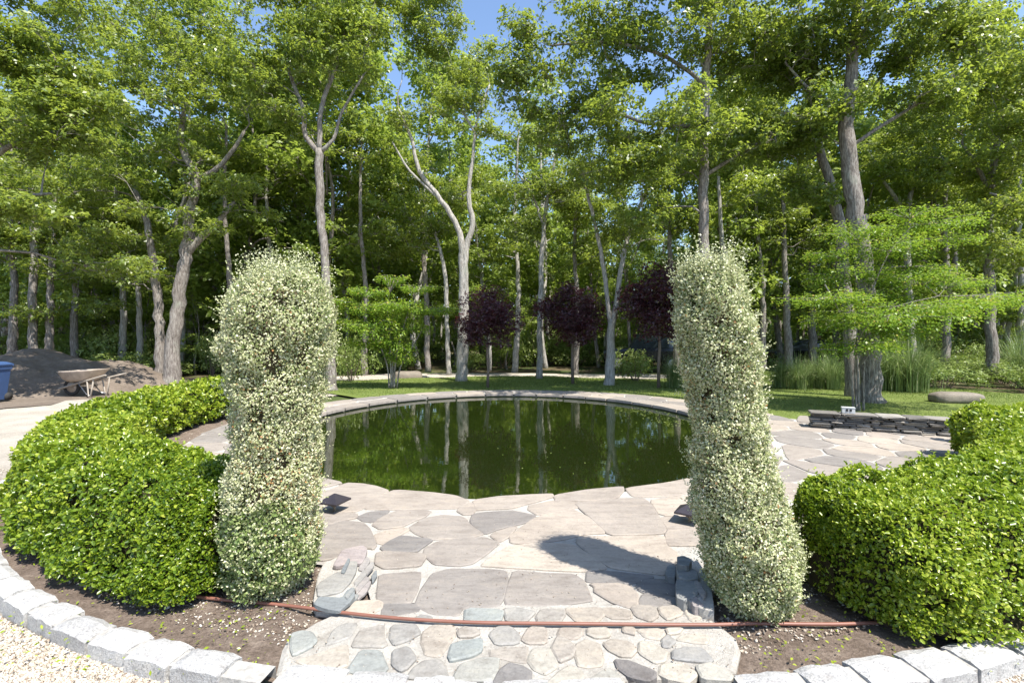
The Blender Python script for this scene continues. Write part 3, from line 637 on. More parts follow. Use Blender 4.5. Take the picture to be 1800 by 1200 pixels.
tree('oak_tree', 'straight oak just right of the left column shrub, branching wide above', 'tree', 15,
     [[(583, 684, 24), (580, 610, 19), (572, 470, 17), (562, 350, 17), (561, 262, 17)], [(560, 268, 12), (538, 240, 11), (532, 190, 10), (505, 120, 6)], [(561, 265, 12), (564, 190, 10), (590, 120, 8), (612, 40, 5)], [(562, 268, 9), (586, 246, 8), (600, 200, 6), (640, 130, 4)]],
     [(560, 70, 120, 90), (470, 130, 85, 70), (510, 200, 60, 35), (640, 60, 50, 70), (560, -60, 150, 60)], 84, 38, .115, seed=103)
tree('oak_tree', 'pale twin stemmed oak in the middle, thin crown against the sky', 'tree', 18,
     [[(811, 670, 24), (812, 560, 17), (812, 440, 15), (804, 400, 12), (775, 352, 11), (738, 302, 9), (722, 240, 7), (700, 190, 5)], [(818, 640, 12), (818, 540, 13), (819, 440, 13), (831, 395, 12), (824, 345, 10), (832, 270, 7), (838, 215, 5), (860, 150, 4)], [(775, 352, 6), (720, 300, 5), (690, 250, 3)], [(836, 235, 5), (815, 200, 4), (800, 150, 3)]],
     [(760, 70, 70, 55), (835, 130, 45, 70), (790, 190, 70, 22), (700, 215, 30, 20), (855, 230, 20, 30), (780, -40, 60, 50), (735, 15, 80, 35), (800, 300, 40, 40, 3)], 92, 32, .105, bark='barkg', seed=104, rc=(.35, .65), tmean=.58)
tree('oak_tree', 'single pale oak trunk right of the first purple plum', 'tree', 19,
     [[(948, 663, 13), (950, 560, 12), (952, 460, 11), (958, 380, 9), (970, 310, 7), (985, 240, 5)], [(955, 400, 6), (935, 340, 5), (905, 300, 3)]],
     [(965, 250, 50, 40), (930, 330, 60, 30), (1000, 330, 50, 45), (930, 400, 45, 22)], 40, 32, .112, bark='barkg', seed=105)
tree('oak_tree', 'pale oak splitting into a tall V between two purple plums', 'tree', 16.5,
     [[(1070, 676, 22), (1074, 610, 19), (1074, 560, 15)], [(1074, 575, 11), (1066, 510, 10), (1056, 440, 9), (1040, 370, 8), (1022, 300, 5)], [(1075, 578, 13), (1086, 510, 11), (1098, 440, 10), (1118, 378, 8), (1148, 310, 5)]],
     [(1030, 300, 70, 35), (1130, 320, 60, 35), (1080, 250, 90, 40), (1100, 400, 70, 40)], 44, 32, .112, bark='barkg', seed=106)
tree('oak_tree', 'straight dark oak trunk rising behind the right column shrub', 'tree', 12.6,
     [[(1242, 705, 24), (1239, 560, 22), (1237, 420, 21), (1237, 300, 20), (1240, 180, 18), (1246, 60, 14), (1252, -100, 9)], [(1238, 222, 10), (1180, 222, 9), (1120, 212, 7), (1060, 190, 5), (980, 200, 3)], [(1241, 150, 9), (1170, 100, 8), (1070, 75, 6), (970, 80, 4)], [(1238, 310, 9), (1300, 270, 7), (1370, 230, 4)]],
     [(1080, 60, 150, 70), (1250, 70, 120, 90), (1120, 225, 150, 45), (1010, 165, 90, 50), (925, 60, 28, 60), (1280, 250, 110, 50), (1180, -70, 160, 60), (960, 240, 50, 28), (1150, 300, 90, 25), (902, 100, 36, 80), (1080, 300, 80, 35), (1140, 375, 60, 26)], 185, 32, .11, seed=107, tmean=.42, rc=(.4, .65))
tree('oak_tree', 'thickest oak trunk behind the stone wall, pale cut stub on its side', 'tree', 12.2,
     [[(1532, 706, 40), (1528, 600, 35), (1518, 480, 35), (1508, 400, 35), (1497, 320, 32), (1490, 240, 30), (1491, 180, 27), (1503, 60, 20), (1512, -100, 12)], [(1505, 398, 16), (1514, 388, 14), (1524, 378, 12)], [(1500, 255, 8), (1560, 215, 8), (1640, 165, 6), (1720, 100, 3)], [(1490, 195, 10), (1462, 180, 9), (1425, 160, 6), (1380, 110, 4)]],
     [(1440, 60, 130, 80), (1590, 60, 120, 80), (1430, 200, 100, 45), (1610, 170, 90, 40), (1520, -70, 190, 60), (1700, 60, 70, 60)], 120, 32, .112, seed=108, tmean=.42, rc=(.4, .65))
tree('oak_tree', 'dark oak stem leaning left beside the thickest trunk', 'tree', 13.4,
     [[(1500, 695, 26), (1494, 600, 25), (1484, 480, 24), (1474, 390, 22), (1458, 320, 19), (1440, 260, 16), (1428, 190, 13), (1410, 90, 8)], [(1462, 322, 9), (1448, 300, 8), (1446, 292, 7)]],
     [(1390, 120, 80, 70), (1370, 260, 70, 40), (1400, 340, 60, 28)], 50, 32, .112, seed=109)
tree('oak_tree', 'slim grey oak standing over the parked black car', 'tree', 21,
     [[(1388, 650, 17), (1384, 580, 15), (1379, 460, 11), (1376, 350, 8), (1374, 230, 5)]], [(1370, 250, 80, 80), (1400, 400, 60, 50), (1340, 400, 40, 50)], 50, 30, .12, seed=110)
tree('oak_tree', 'straight oak right of the slim grey oak by the car', 'tree', 22.5,
     [[(1431, 645, 17), (1428, 580, 15), (1425, 470, 12), (1432, 370, 9), (1450, 280, 5)]], [(1450, 300, 70, 60), (1440, 420, 60, 40)], 36, 30, .12, seed=111)
tree('oak_tree', 'dark oak trunk near the right edge with a high spreading crown', 'tree', 17,
     [[(1745, 655, 22), (1741, 560, 19), (1738, 440, 17), (1740, 340, 15), (1748, 280, 12), (1760, 200, 8)], [(1740, 335, 9), (1715, 290, 8), (1690, 250, 5)], [(1746, 300, 8), (1775, 250, 7), (1800, 200, 4)]],
     [(1720, 180, 110, 70), (1760, 300, 80, 50), (1660, 290, 60, 40), (1760, 60, 80, 60), (1750, 420, 70, 35)], 90, 38, .115, seed=112, tmean=.6)
tree('oak_tree', 'pale forked oak behind the right maple, white lower stem', 'tree', 20,
     [[(1604, 640, 15), (1598, 520, 14), (1594, 430, 13), (1590, 375, 15)], [(1590, 380, 10), (1572, 345, 8), (1545, 310, 5)], [(1591, 380, 11), (1605, 330, 9), (1618, 270, 5)]],
     [(1560, 280, 80, 50), (1650, 320, 60, 50), (1560, 380, 50, 30)], 50, 36, .115, bark='barkg', seed=113, tmean=.55)
tree('oak_tree', 'slender oak just left of the pale twin stemmed oak', 'tree', 21,
     [[(789, 656, 10), (786, 580, 9), (783, 490, 9), (774, 440, 7), (762, 400, 5)]], [(740, 380, 60, 50), (690, 420, 50, 40)], 30, 30, .13, bark='barkg', seed=114)
tree('oak_tree', 'shaded oak trunk right of the left maple', 'tree', 23,
     [[(752, 650, 12), (750, 540, 11), (744, 430, 9), (738, 330, 6)]], [(720, 320, 60, 50), (640, 360, 70, 60)], 34, 30, .14, seed=115)
tree('oak_tree', 'oak overhanging the far left edge, low boughs above the blue bin', 'tree', 12,
     [[(-70, 700, 46), (-60, 480, 40), (-40, 300, 32), (-10, 120, 20)], [(-45, 300, 14), (30, 250, 11), (110, 230, 6)], [(-55, 380, 12), (20, 350, 9), (90, 340, 5)]],
     [(40, 90, 110, 90), (60, 240, 120, 55), (130, 170, 80, 70), (60, 370, 90, 30), (90, 450, 90, 22, 2), (30, -60, 130, 60)], 110, 32, .112, seed=116, rc=(.4, .65), tmean=.55)
tree('oak_tree', 'left one of the pair of dark oaks on the dirt mound', 'tree', 18.5, [[(57, 625, 16), (58, 520, 15), (60, 420, 14), (55, 330, 10)]], [(60, 420, 90, 40), (30, 330, 60, 50)], 34, 30, .12, seed=117)
tree('oak_tree', 'right one of the pair of dark oaks on the dirt mound', 'tree', 18.8, [[(87, 625, 15), (88, 520, 13), (92, 400, 10), (98, 330, 7)]], [(130, 480, 70, 25), (110, 400, 60, 40), (60, 545, 80, 16), (190, 540, 70, 18)], 28, 30, .12, seed=118)
tree('oak_tree', 'dark oak above the wheelbarrow', 'tree', 19.5, [[(131, 630, 14), (132, 540, 13), (138, 420, 10), (145, 330, 7)]], [(160, 440, 70, 30), (170, 360, 80, 40)], 30, 30, .12, seed=119)
tree('oak_tree', 'mottled slim oak left of the leaning grey oak', 'tree', 20.5, [[(246, 648, 12), (245, 560, 11), (240, 450, 9)]], [(230, 400, 60, 40)], 16, 36, .115, bark='barkg', seed=120)
tree('oak_tree', 'bright leaved oak reaching in from beyond the right edge', 'tree', 15, [[(1880, 690, 34), (1870, 500, 30), (1860, 300, 24), (1850, 150, 16)], [(1866, 420, 10), (1800, 360, 7), (1740, 340, 4)]],
     [(1790, 110, 90, 70), (1800, 230, 80, 50), (1780, 370, 60, 30), (1800, 450, 60, 25)], 60, 32, .112, seed=121, tmean=.68)

for i, (px, by, w, D_, tx, ty, el_, lab) in enumerate((
    (215, 655, 13, 20.5, 205, 250, [(215, 60, 110, 70), (120, 30, 90, 60)], 'tall oak between the dirt mound and the leaning grey oak'),
    (402, 668, 13, 19, 398, 220, [(400, 120, 100, 80), (380, 260, 70, 50)], 'oak rising behind the top of the left column shrub'),
    (640, 660, 12, 21, 636, 240, [(620, 250, 80, 60), (600, 120, 60, 60)], 'oak behind the far lawn maple'),
    (905, 656, 11, 23, 912, 230, [(905, 380, 40, 50), (880, 440, 50, 30), (905, 220, 40, 50), (850, 320, 30, 40), (800, 150, 60, 50), (875, 130, 30, 35)], 'thin oak between the first and second plum tree'),
    (1010, 658, 12, 21, 1016, 320, [(1010, 360, 60, 40), (1040, 440, 50, 30)], 'oak directly behind the middle plum tree'),
    (1190, 660, 15, 19, 1176, 330, [(1190, 380, 70, 40), (1200, 300, 60, 40)], 'leaning oak just left of the right column shrub'),
    (1290, 664, 15, 18, 1262, 300, [(1300, 330, 60, 50), (1310, 150, 80, 70)], 'curved oak just right of the dark straight trunk'),
    (1340, 655, 12, 21, 1330, 250, [(1330, 200, 70, 60), (1340, 60, 70, 60)], 'thin oak left of the slim grey oak over the car'),
    (1660, 650, 14, 20, 1668, 250, [(1660, 200, 80, 60), (1640, 80, 80, 60)], 'upright oak in the reeds right of the pale forked oak'),
    (1790, 645, 14, 21, 1796, 260, [(1770, 160, 70, 80)], 'oak at the right edge behind the arching reeds'),
    (20, 632, 15, 19, 22, 260, [(20, 180, 90, 80), (20, 420, 60, 60)], 'dark oak at the far left edge above the blue bin'),
    (330, 640, 11, 24, 345, 260, [(450, 330, 60, 50), (350, 300, 80, 50)], 'thin oak seen right of the leaning grey oak'),
    (480, 655, 12, 22, 470, 240, [(470, 300, 80, 60), (440, 400, 60, 50)], 'oak hidden low down by the left column shrub'))):
    tree('oak_tree', lab, 'tree', D_, [[(px, by, w+2), (px*.7+tx*.3+4, by*.65+ty*.35, w*.85), (px*.4+tx*.6-4, by*.35+ty*.65, w*.65), (tx, ty, w*.35)]], el_, 30, 28, .145, seed=140+i, tmean=.5, bark='barkg' if i % 3 == 0 else 'bark')

# generic wood behind: six individual kinds reused
def generic(seed, h=11.5, lean=.04, ncl=62, per=27, leaf=.16, bark='bark', low=.30):
    rr = np.random.default_rng(seed); tb = TB(); ST = []
    top = np.array([rr.normal()*lean*h, rr.normal()*lean*h, h*.9]); r0 = rr.uniform(.065, .11)
    pts = [np.array([0, 0, -.25])]+[top*f+np.append(rr.normal(size=2)*.18, 0) for f in (.15, .35, .55, .75, 1)]; rd = [r0*1.3, r0*1.05, r0*.9, r0*.7, r0*.5, r0*.2]
    p, r = spline([Vector(q) for q in pts], rd, .5); tb.tube(p, r, 8, True, .04); ST.append((p, r))
    for f in (.42, .55):
        a = top*f+np.append(rr.normal(size=2)*.05, 0); an = rr.uniform(0, 6.28); q = [a, a+np.array([math.cos(an)*.6, math.sin(an)*.6, 1.0]), a+np.array([math.cos(an)*1.2, math.sin(an)*1.2, 2.6])]
        p, r = spline([Vector(v) for v in q], [r0*.5, r0*.4, r0*.15], .5); tb.tube(p, r, 6, False); ST.append((p, r))
    cl = []
    for _ in range(ncl):
        z = h*rr.uniform(low, 1.0); w = 2.1*math.sin(math.pi*min(1, max(.12, (z/h-low+.14)/(1.14-low))))**.6; an = rr.uniform(0, 6.28); q = w*math.sqrt(rr.uniform())
        R = rr.uniform(.5, .85); cl.append((top[0]*z/h+math.cos(an)*q, top[1]*z/h+math.sin(an)*q, z, R, R*.48))
    skeleton_limbs(ST, cl, rr, tb, 2); X, D, N, s, t, _, _ = clump_leaves(cl, per, leaf, rr, tmean=(.42, .56, .66, .48, .60, .52)[seed % 6]); V, Fq, tt = leaves(X, D, N, s, .6, .1, t)
    me = bpy.data.meshes.new('x')
    o1 = tb.build('trunk', M[bark]); o2 = mesh_np('crown', V, Fq, M['oakb'], None, tt); COL.objects.unlink(o1); COL.objects.unlink(o2)
    return o1, o2
KINDS = [generic(200+i, h=(11, 12.5, 10, 12, 9.5, 11.5)[i], bark=('bark', 'barkg', 'bark', 'barkg', 'bark', 'bark')[i], low=(.20, .30, .16, .26, .14, .22)[i]) for i in range(6)]
spots = []; rb = random.Random(5)
LM = [(-60, 'the left edge'), (87, 'the mound oak pair'), (200, 'the wheelbarrow'), (300, 'the leaning grey oak'), (490, 'the left column shrub'), (690, 'the lawn maple'), (811, 'the twin stemmed oak'), (948, 'the single pale oak'), (1072, 'the V shaped oak'), (1240, 'the right column shrub'), (1388, 'the car side oak'), (1532, 'the thickest oak'), (1741, 'the dark right oak'), (1860, 'the right edge')]
ORD = ['first', 'second', 'third', 'fourth', 'fifth', 'sixth', 'seventh', 'eighth', 'ninth', 'tenth', 'eleventh', 'twelfth', 'thirteenth', 'fourteenth', 'fifteenth', 'sixteenth', 'seventeenth', 'eighteenth', 'nineteenth', 'twentieth', 'twenty-first', 'twenty-second', 'twenty-third', 'twenty-fourth', 'twenty-fifth', 'twenty-sixth']+['last']*40
def place_labels(items, prefix):
    """items: list of px; label by order between the two landmarks it stands between"""
    out = [None]*len(items)
    for (a, na), (b, nb) in zip(LM, LM[1:]):
        g = sorted([i for i, p in enumerate(items) if a <= p < b], key=lambda i: items[i])
        for k, i in enumerate(g): out[i] = prefix+' '+(ORD[k]+' from left' if len(g) > 1 else 'standing alone')+' between '+na+' and '+nb.replace('the ', '', 1)
    return out
def wood(n, d0, d1, mind, xr=(-1.22, 1.22)):
    k = 0; tries = 0
    while k < n and tries < 6000:
        tries += 1; d = rb.uniform(d0, d1); x = rb.uniform(*xr)*d
        if math.hypot(x-GC[0], d-GC[1]) < 14.6: continue
        if x < 0 and d < 19.5 and x > -16: continue
        if x > 4 and 25.5 < d < 32 and 10 < x < 21: continue
        if all((x-a)**2+(d-b)**2 > mind**2 for a, b in spots): spots.append((x, d)); k += 1
wood(46, 21.5, 29, 1.9); wood(56, 29, 38, 2.2); wood(70, 38, 52, 2.4)
GL = {0: 'slender oak in the front rank of the wood behind the drive, one of many alike', 1: 'slim oak deeper in the wood, half hidden by the trees before it', 2: 'distant thin oak at the back of the wood'}
GG = {0: 'front rank oaks of the wood', 1: 'oaks deeper in the wood', 2: 'distant oaks at the back of the wood'}
spots = [(x, y) for x, y in spots if -60 <= x/y*F+CX < 1860]
LB = [None]*len(spots)
for z_, pre in ((0, 'front rank oak,'), (1, 'deeper oak,')):
    ix = [i for i, (x, y) in enumerate(spots) if (0 if y < 29 else (1 if y < 38 else 2)) == z_]
    for i, l in zip(ix, place_labels([spots[i][0]/spots[i][1]*F+CX for i in ix], pre)): LB[i] = l
for i, (x, y) in enumerate(spots):
    px = x/y*F+CX; z = 0 if y < 29 else (1 if y < 38 else 2)
    a, b = KINDS[rb.randrange(6)]; s = rb.uniform(.85, 1.15)
    s *= 1.34
    if 1000 < px < 1230: s *= .62
    elif 860 < px <= 905: s *= .62
    elif 905 < px <= 1000: s *= .85
    e = empty('oak_tree', (x, y, gz(x, y)), LB[i] or GL[z], 'tree', GG[z], rb.uniform(0, 6.28)); e.scale = (s*rb.uniform(.9, 1.1), s*rb.uniform(.9, 1.1), s)
    for q in (a, b):
        c = q.copy(); COL.objects.link(c); c.parent = e
# young oaks filling the space under the wood
yo = []; ry = random.Random(33)
while len(yo) < 44:
    d = ry.uniform(20.5, 33); x = ry.uniform(-1.1, 1.1)*d
    if math.hypot(x-GC[0], d-GC[1]) < 14.2 or not (-60 <= x/d*F+CX < 1860): continue
    if (1325 < x/d*F+CX < 1500 and d < 33) or (8 < x < 22 and d < 32.5) or (3.5 < x < 9 and d < 27): continue
    if all((x-a)**2+(d-b)**2 > 2.4 for a, b in yo): yo.append((x, d))
for (x, y), lb in zip(yo, place_labels([x/y*F+CX for x, y in yo], 'leafy young oak,')):
    a, b = KINDS[ry.choice((0, 2, 4))]; sc_ = ry.uniform(.30, .46); e = empty('young_oak', (x, y, gz(x, y)), lb, 'tree', 'young oaks under the wood', ry.uniform(0, 6.28)); e.scale = (sc_*1.25, sc_*1.25, sc_)
    for q in (a, b): c = q.copy(); COL.objects.link(c); c.parent = e
# far-off wood that reads as one mass
rr = np.random.default_rng(77); n = 62000; an = rr.uniform(-1.30, 1.30, n); R_ = rr.uniform(53, 66, n); X = np.stack([R_*np.sin(an), R_*np.cos(an), np.zeros(n)], 1)
topz = 11.5+1.6*sines(78, 8, .15, .5)(X); sec = (np.tan(an) > .12) & (np.tan(an) < .40); topz = np.where(sec, 6.5, topz); X[:, 2] = topz*rr.uniform(0, 1, n)**1.2
V, Fq, tt = leaves(X, rr.normal(size=(n, 3))+np.array([0, 0, -.3]), rr.normal(size=(n, 3))+np.array([0, -.3, .8]), rr.uniform(.4, .85, n), .75, .1, np.clip(.4+.2*rr.normal(size=n), 0, 1))
tag(mesh_np('distant_wood', V, Fq, M['oakb'], None, tt), 'far-off leafy wood closing the view behind the trees', kind='stuff')
tb = TB()
for i in range(150):
    a = rr.uniform(-1.2, 1.2); r = rr.uniform(52, 60); tb.tube([(r*math.sin(a), r*math.cos(a), -.3), (r*math.sin(a)+rr.normal()*.4, r*math.cos(a), 8)], [.16, .08], 5, False)
tag(tb.build('distant_trunks', M['bark']), 'thin trunks of the far-off wood', kind='stuff')

# ------------------------------------------------------------------ small trees
def plates_tree(name, label_, D, base, stems, plates, n, leaf, seed, mat='maple'):
    """tiers of flat sprays; plates rows: px, py, rx px, ry px, depth offset"""
    rr = np.random.default_rng(seed); b = P(*base); root = empty(name, b, label_, 'tree'); off = np.array(b); tb = TB(); ends = []
    for st in stems:
        pts = [Q(s[0], s[1], D+(s[3] if len(s) > 3 else 0)) for s in st]; p, r = spline(pts, [s[2]/2*D/F*.62 for s in st], .15); tb.tube(p, r, 8, True, .04); ends += [(q, rad) for q, rad in zip(p[len(p)//3:], r[len(p)//3:])]
    XX, DD, NN, SS, TT = [], [], [], [], []
    w = np.array([p[2]*(p[3]+8) for p in plates], float); w /= w.sum()
    for pl, q in zip(plates, w):
        dz = pl[4] if len(pl) > 4 else 0; c = Q(pl[0], pl[1], D); c = np.array([c.x, D+dz, c.z]); rx = pl[2]*D/F; rz = pl[3]*D/F*.8
        e, er = min(ends, key=lambda k: (k[0]-Vector(c)).length+max(0, k[0].z-c[2])*3); nb = 9
        for i in range(nb):                                     # sprays: twig with leaves along it
            a = 2*math.pi*i/nb+rr.uniform(-.3, .3); L = rx*rr.uniform(.75, 1.1)
            end = c+np.array([math.cos(a)*L, math.sin(a)*L*.8, rr.normal()*rz*.5+.05*L]); e0 = np.array(e)
            p1 = e0*.55+c*.45+np.array([0, 0, .05]); p2 = c*.5+end*.5+np.array([0, 0, rr.normal()*rz*.3+.06])
            tb.tube([e0, p1, p2, end], [min(er*.6, .016), .010, .006, .003], 5, False)
            m = int(n*q/nb); f = rr.uniform(size=m)**.75; wdt = (.12+.24*rx*np.sin(f*math.pi*.9+.1))
            sp = (c*.75+e0*.25)*(1-f)[:, None]**2+2*(p2*((1-f)*f)[:, None])+end*(f**2)[:, None]
            dr = unit(end-c); sd = np.array([-dr[1], dr[0], 0]); lat = rr.uniform(-1, 1, m)
            Xp = sp+sd*(lat*wdt)[:, None]+np.array([0, 0, 1])*(rr.normal(size=m)*(rz*.42+.015)-.06*np.abs(lat)*rx)[:, None]
            Dp = unit(dr*.7+sd*np.sign(lat)[:, None]*.8+np.array([0, 0, -.25])+rr.normal(size=(m, 3))*.4)
            XX.append(Xp); DD.append(Dp); NN.append(unit(np.array([0, 0, 1.])+rr.normal(size=(m, 3))*.35)); SS.append(leaf*rr.uniform(.6, 1.25, m)); TT.append(np.clip(.40+.30*f**2+.15*rr.normal(size=m)+.10*(Xp[:, 2]-c[2])/max(rz, .05), 0, .94)+.0)
    X = np.concatenate(XX)-off; T = np.concatenate(TT); T[rr.uniform(size=len(T)) < .03] = 1
    tb.V = [Vector(v)-b for v in tb.V]; tb.build('stems', M['bark'], root)['kind'] = 'stuff'
    V, Fq, tt = leaves(X, np.concatenate(DD), np.concatenate(NN), np.concatenate(SS), .55, .08, T, droop=.12); mesh_np('crown', V, Fq, M[mat], root, tt); return root
plates_tree('small_maple', 'small tiered maple with flat bright green sprays behind the stone wall', 10.8, (1512, 720),
    [[(1500, 724, 7), (1498, 680, 6), (1492, 630, 5, -.1), (1480, 560, 4, -.2), (1450, 500, 3, -.4)], [(1510, 724, 8), (1508, 660, 7), (1506, 600, 6), (1530, 520, 5), (1560, 450, 4), (1600, 400, 3)], [(1518, 722, 7), (1518, 660, 6), (1520, 610, 5, .2), (1525, 540, 4, .3), (1510, 440, 3, .3)], [(1506, 722, 6), (1503, 650, 5), (1512, 590, 4, -.3), (1560, 545, 3, -.5), (1650, 520, 2, -.6)], [(1514, 640, 5), (1530, 600, 4), (1500, 470, 3)]],
    [(1600, 545, 130, 16, -.3), (1725, 530, 90, 12, -.2), (1440, 530, 85, 12, -.3), (1530, 560, 120, 20, -.6), (1470, 570, 70, 16, -.2), (1600, 490, 80, 14, 0), (1500, 485, 80, 18, .3), (1640, 470, 60, 10, .3), (1560, 440, 90, 16, 0), (1650, 395, 90, 10, .2), (1520, 405, 70, 14, .2), (1610, 372, 60, 8, .2), (1495, 608, 80, 16, -.3), (1590, 580, 80, 18, .2), (1470, 445, 50, 12, .2), (1560, 520, 90, 16, .4), (1680, 500, 60, 8, .1), (1690, 420, 60, 8, .3)], 34000, .062, 301)
plates_tree('small_maple', 'small many stemmed green maple on the lawn beyond the pond', 15.4, (690, 681),
    [[(684, 682, 5), (680, 640, 4), (660, 590, 3), (630, 540, 2)], [(688, 682, 6), (687, 640, 5), (685, 580, 4), (680, 540, 2)], [(693, 682, 6), (695, 640, 5), (705, 590, 4), (720, 540, 2)], [(698, 682, 5), (704, 645, 4), (730, 600, 3), (760, 550, 2)], [(690, 680, 4), (691, 620, 3)]],
    [(650, 512, 45, 8, 0), (735, 508, 40, 5, 0), (640, 545, 60, 12, .2), (700, 540, 60, 12, -.2), (745, 545, 60, 7, .0), (660, 575, 60, 14, -.2), (720, 580, 45, 12, .2), (615, 570, 40, 9, .2), (690, 605, 50, 14, 0), (640, 605, 40, 10, .2), (685, 560, 55, 16, .3), (700, 628, 30, 12, 0), (770, 550, 28, 4, .1), (600, 530, 30, 5, 0), (690, 490, 30, 5, .1)], 17000, .085, 302)
def round_tree(seed):
    rr = np.random.default_rng(seed); tb = TB(); tb.tube([(0, 0, -.1), (.02, 0, .5), (0, .02, 1.0), (0, 0, 1.7)], [.045, .036, .034, .02], 8); cl = []
    for i in range(26):
        u = unit(rr.normal(size=3))*rr.uniform(.35, .8); cl.append((u[0]*.95, u[1]*.95, 1.95+u[2]*1.05+.15*(1-abs(u[0])), .40, .34))
    ST = [([Vector((0, 0, z)) for z in np.linspace(.7, 1.7, 8)], [.03]*8)]; skeleton_limbs(ST, cl, rr, tb, 5)
    X, D, N, s, t, _, _ = clump_leaves(cl, 105, .065, rr, k=6, tmean=.45); D = unit(D+np.array([0, 0, .5])); V, Fq, tt = leaves(X, D, N, s, .55, .12, t)
    o1 = tb.build('trunk', M['twig']); o2 = mesh_np('crown', V, Fq, M['plum'], None, tt); COL.objects.unlink(o1); COL.objects.unlink(o2); return o1, o2
pl = round_tree(401)
for px, py, s, sz_, lab, rz in ((857, 679, 1.16, 1.05, 'left one of the three purple leaved plum trees behind the pond', .3), (1007, 673, 1.36, 1.12, 'middle one of the three purple leaved plum trees behind the pond', 2.2), (1158, 680, 1.42, 1.28, 'right one of the three purple plum trees, beside the right column shrub', 4.1)):
    b = P(px, py); e = empty('plum_tree', b, lab, 'tree', 'purple leaved plum trees behind the pond', rz); e.scale = (s, s, sz_)
    for q in pl: c = q.copy(); COL.objects.link(c); c.parent = e

# ------------------------------------------------------------------ shrubs, reeds, undergrowth
def bush(seed, r=1.0, h=.9, leaf=.07, n=3200, mat='shrub'):
    rr = np.random.default_rng(seed); cl = [(rr.normal()*r*.42, rr.normal()*r*.42, h*rr.uniform(.25, .8), r*.42, h*.34) for _ in range(11)]
    X, D, N, s, t, _, _ = clump_leaves(cl, n//11//5, leaf, rr, k=5, tmean=.5); X[:, 2] = np.maximum(X[:, 2], .02); V, Fq, tt = leaves(X, D, N, s, .55, .1, t)
    tb = TB()
    for i in range(14): a = rr.uniform(0, 6.28); q = rr.uniform(.1, .7)*r; tb.tube([(math.cos(a)*.08, math.sin(a)*.08, -.05), (math.cos(a)*q*.6, math.sin(a)*q*.6, h*.4), (math.cos(a)*q, math.sin(a)*q, h*.75)], [.014, .009, .004], 4, False)
    o1 = tb.build('stems', M['twig']); o2 = mesh_np('foliage', V, Fq, M[mat], None, tt); COL.objects.unlink(o1); COL.objects.unlink(o2); return o1, o2
BS = [bush(500+i) for i in range(4)]
def put(name, kind, loc, sc, rz, label_, cat, group=None):
    e = empty(name, loc, label_, cat, group, rz); e.scale = sc if isinstance(sc, tuple) else (sc,)*3
    for q in kind: c = q.copy(); COL.objects.link(c); c.parent = e
    return e
put('round_shrub', BS[0], P(1118, 668), (1.0, 1.0, 1.25), 0, 'rounded green shrub between the V oak and the right purple plum', 'shrub')
put('round_shrub', BS[1], P(617, 668), (.8, .8, 1.7), 1, 'dark shrub at the left foot of the far lawn maple', 'shrub')
put('round_shrub', BS[2], P(372, 664), (.55, .55, 2.0), 2, 'narrow dark shrub beside the top of the left column shrub', 'shrub')
put('round_shrub', BS[3], P(200, 668), (1.3, 1.3, 1.1), 2, 'leafy shrub at the foot of the dirt mound behind the wheelbarrow', 'shrub')
us = []; ru = random.Random(9)
while len(us) < 150:
    d = ru.uniform(20.5, 34); x = ru.uniform(-1.1, 1.1)*d
    if math.hypot(x-GC[0], d-GC[1]) < 14.3: continue
    if 8 < x < 22 and 26 < d < 33.5: continue
    if 3.5 < x < 9 and 20 < d < 26.5: continue
    if 1325 < x/d*F+CX < 1500 and d < 33: continue
    if all((x-a)**2+(d-b)**2 > 1.2 for a, b in us): us.append((x, d))
us = [u for u in us if -60 <= u[0]/u[1]*F+CX < 1860]
UL = place_labels([x/y*F+CX for x, y in us], 'undergrowth shrub,')
for (x, y), ul in zip(us, UL): put('understorey_shrub', BS[ru.randrange(4)], (x, y, gz(x, y)-.05), (ru.uniform(1.0, 1.8), ru.uniform(1.0, 1.8), ru.uniform(.9, 2.6)), ru.uniform(0, 6), ul, 'shrub', 'undergrowth shrubs under the oaks')
# brighter low shrubs right of the lawn
BK = ((1700, 668, 1.3), (1765, 672, 1.4), (1660, 655, 1.5), (1730, 645, 1.7), (1800, 655, 1.6), (1690, 632, 1.9), (1780, 636, 2.0), (1640, 640, 1.6), (1850, 660, 1.6), (1350, 668, .7), (1340, 662, .7))
for i, (px, py, s) in enumerate(BK):
    d = 1402/(py-590) if py > 660 else 1402/(py-590)*.72; x = (px-CX)*d/F
    put('low_shrub', BS[i % 4], (x, d, gz(x, d)+.02), (s*.75, s*.75, s*.55), i, 'low spreading shrub on the bank, '+('lower row, ' if py > 662 else 'upper row, ')+ORD[sorted([q for q, r_, _ in BK if (r_ > 662) == (py > 662)]).index(px)]+' from the left', 'shrub', 'low shrubs on the bank right of the lawn')
def reeds(seed, n=620, h=1.35):
    rr = np.random.default_rng(seed); V = []; Fq = []; T = []; k = 5
    for i in range(n):
        a = rr.uniform(0, 6.28); r = .24*abs(rr.normal()); o = rr.uniform(.05, 1.0)*h; hh = h*rr.uniform(.6, 1.1); b = np.array([r*math.cos(a), r*math.sin(a), 0]); d = np.array([math.cos(a+rr.normal()*.4), math.sin(a+rr.normal()*.4), 0]); s = np.array([-d[1], d[0], 0])*.0075; s0 = len(V)
        for j in range(k):
            f = j/(k-1); z = hh*(f*1.25-.55*f**3*o/h*1.6); p = b+d*o*f**2.2+np.array([0, 0, z]); w = s*(1-f*.85); V += [p-w, p+w]
        t = np.clip(rr.normal(.5, .25), 0, 1)
        for j in range(k-1): Fq.append((s0+2*j, s0+2*j+1, s0+2*j+3, s0+2*j+2)); T.append(t)
    o = mesh_np('blades', V, Fq, M['reed'], None, T); COL.objects.unlink(o); return (o,)
RD = [reeds(601), reeds(602)]
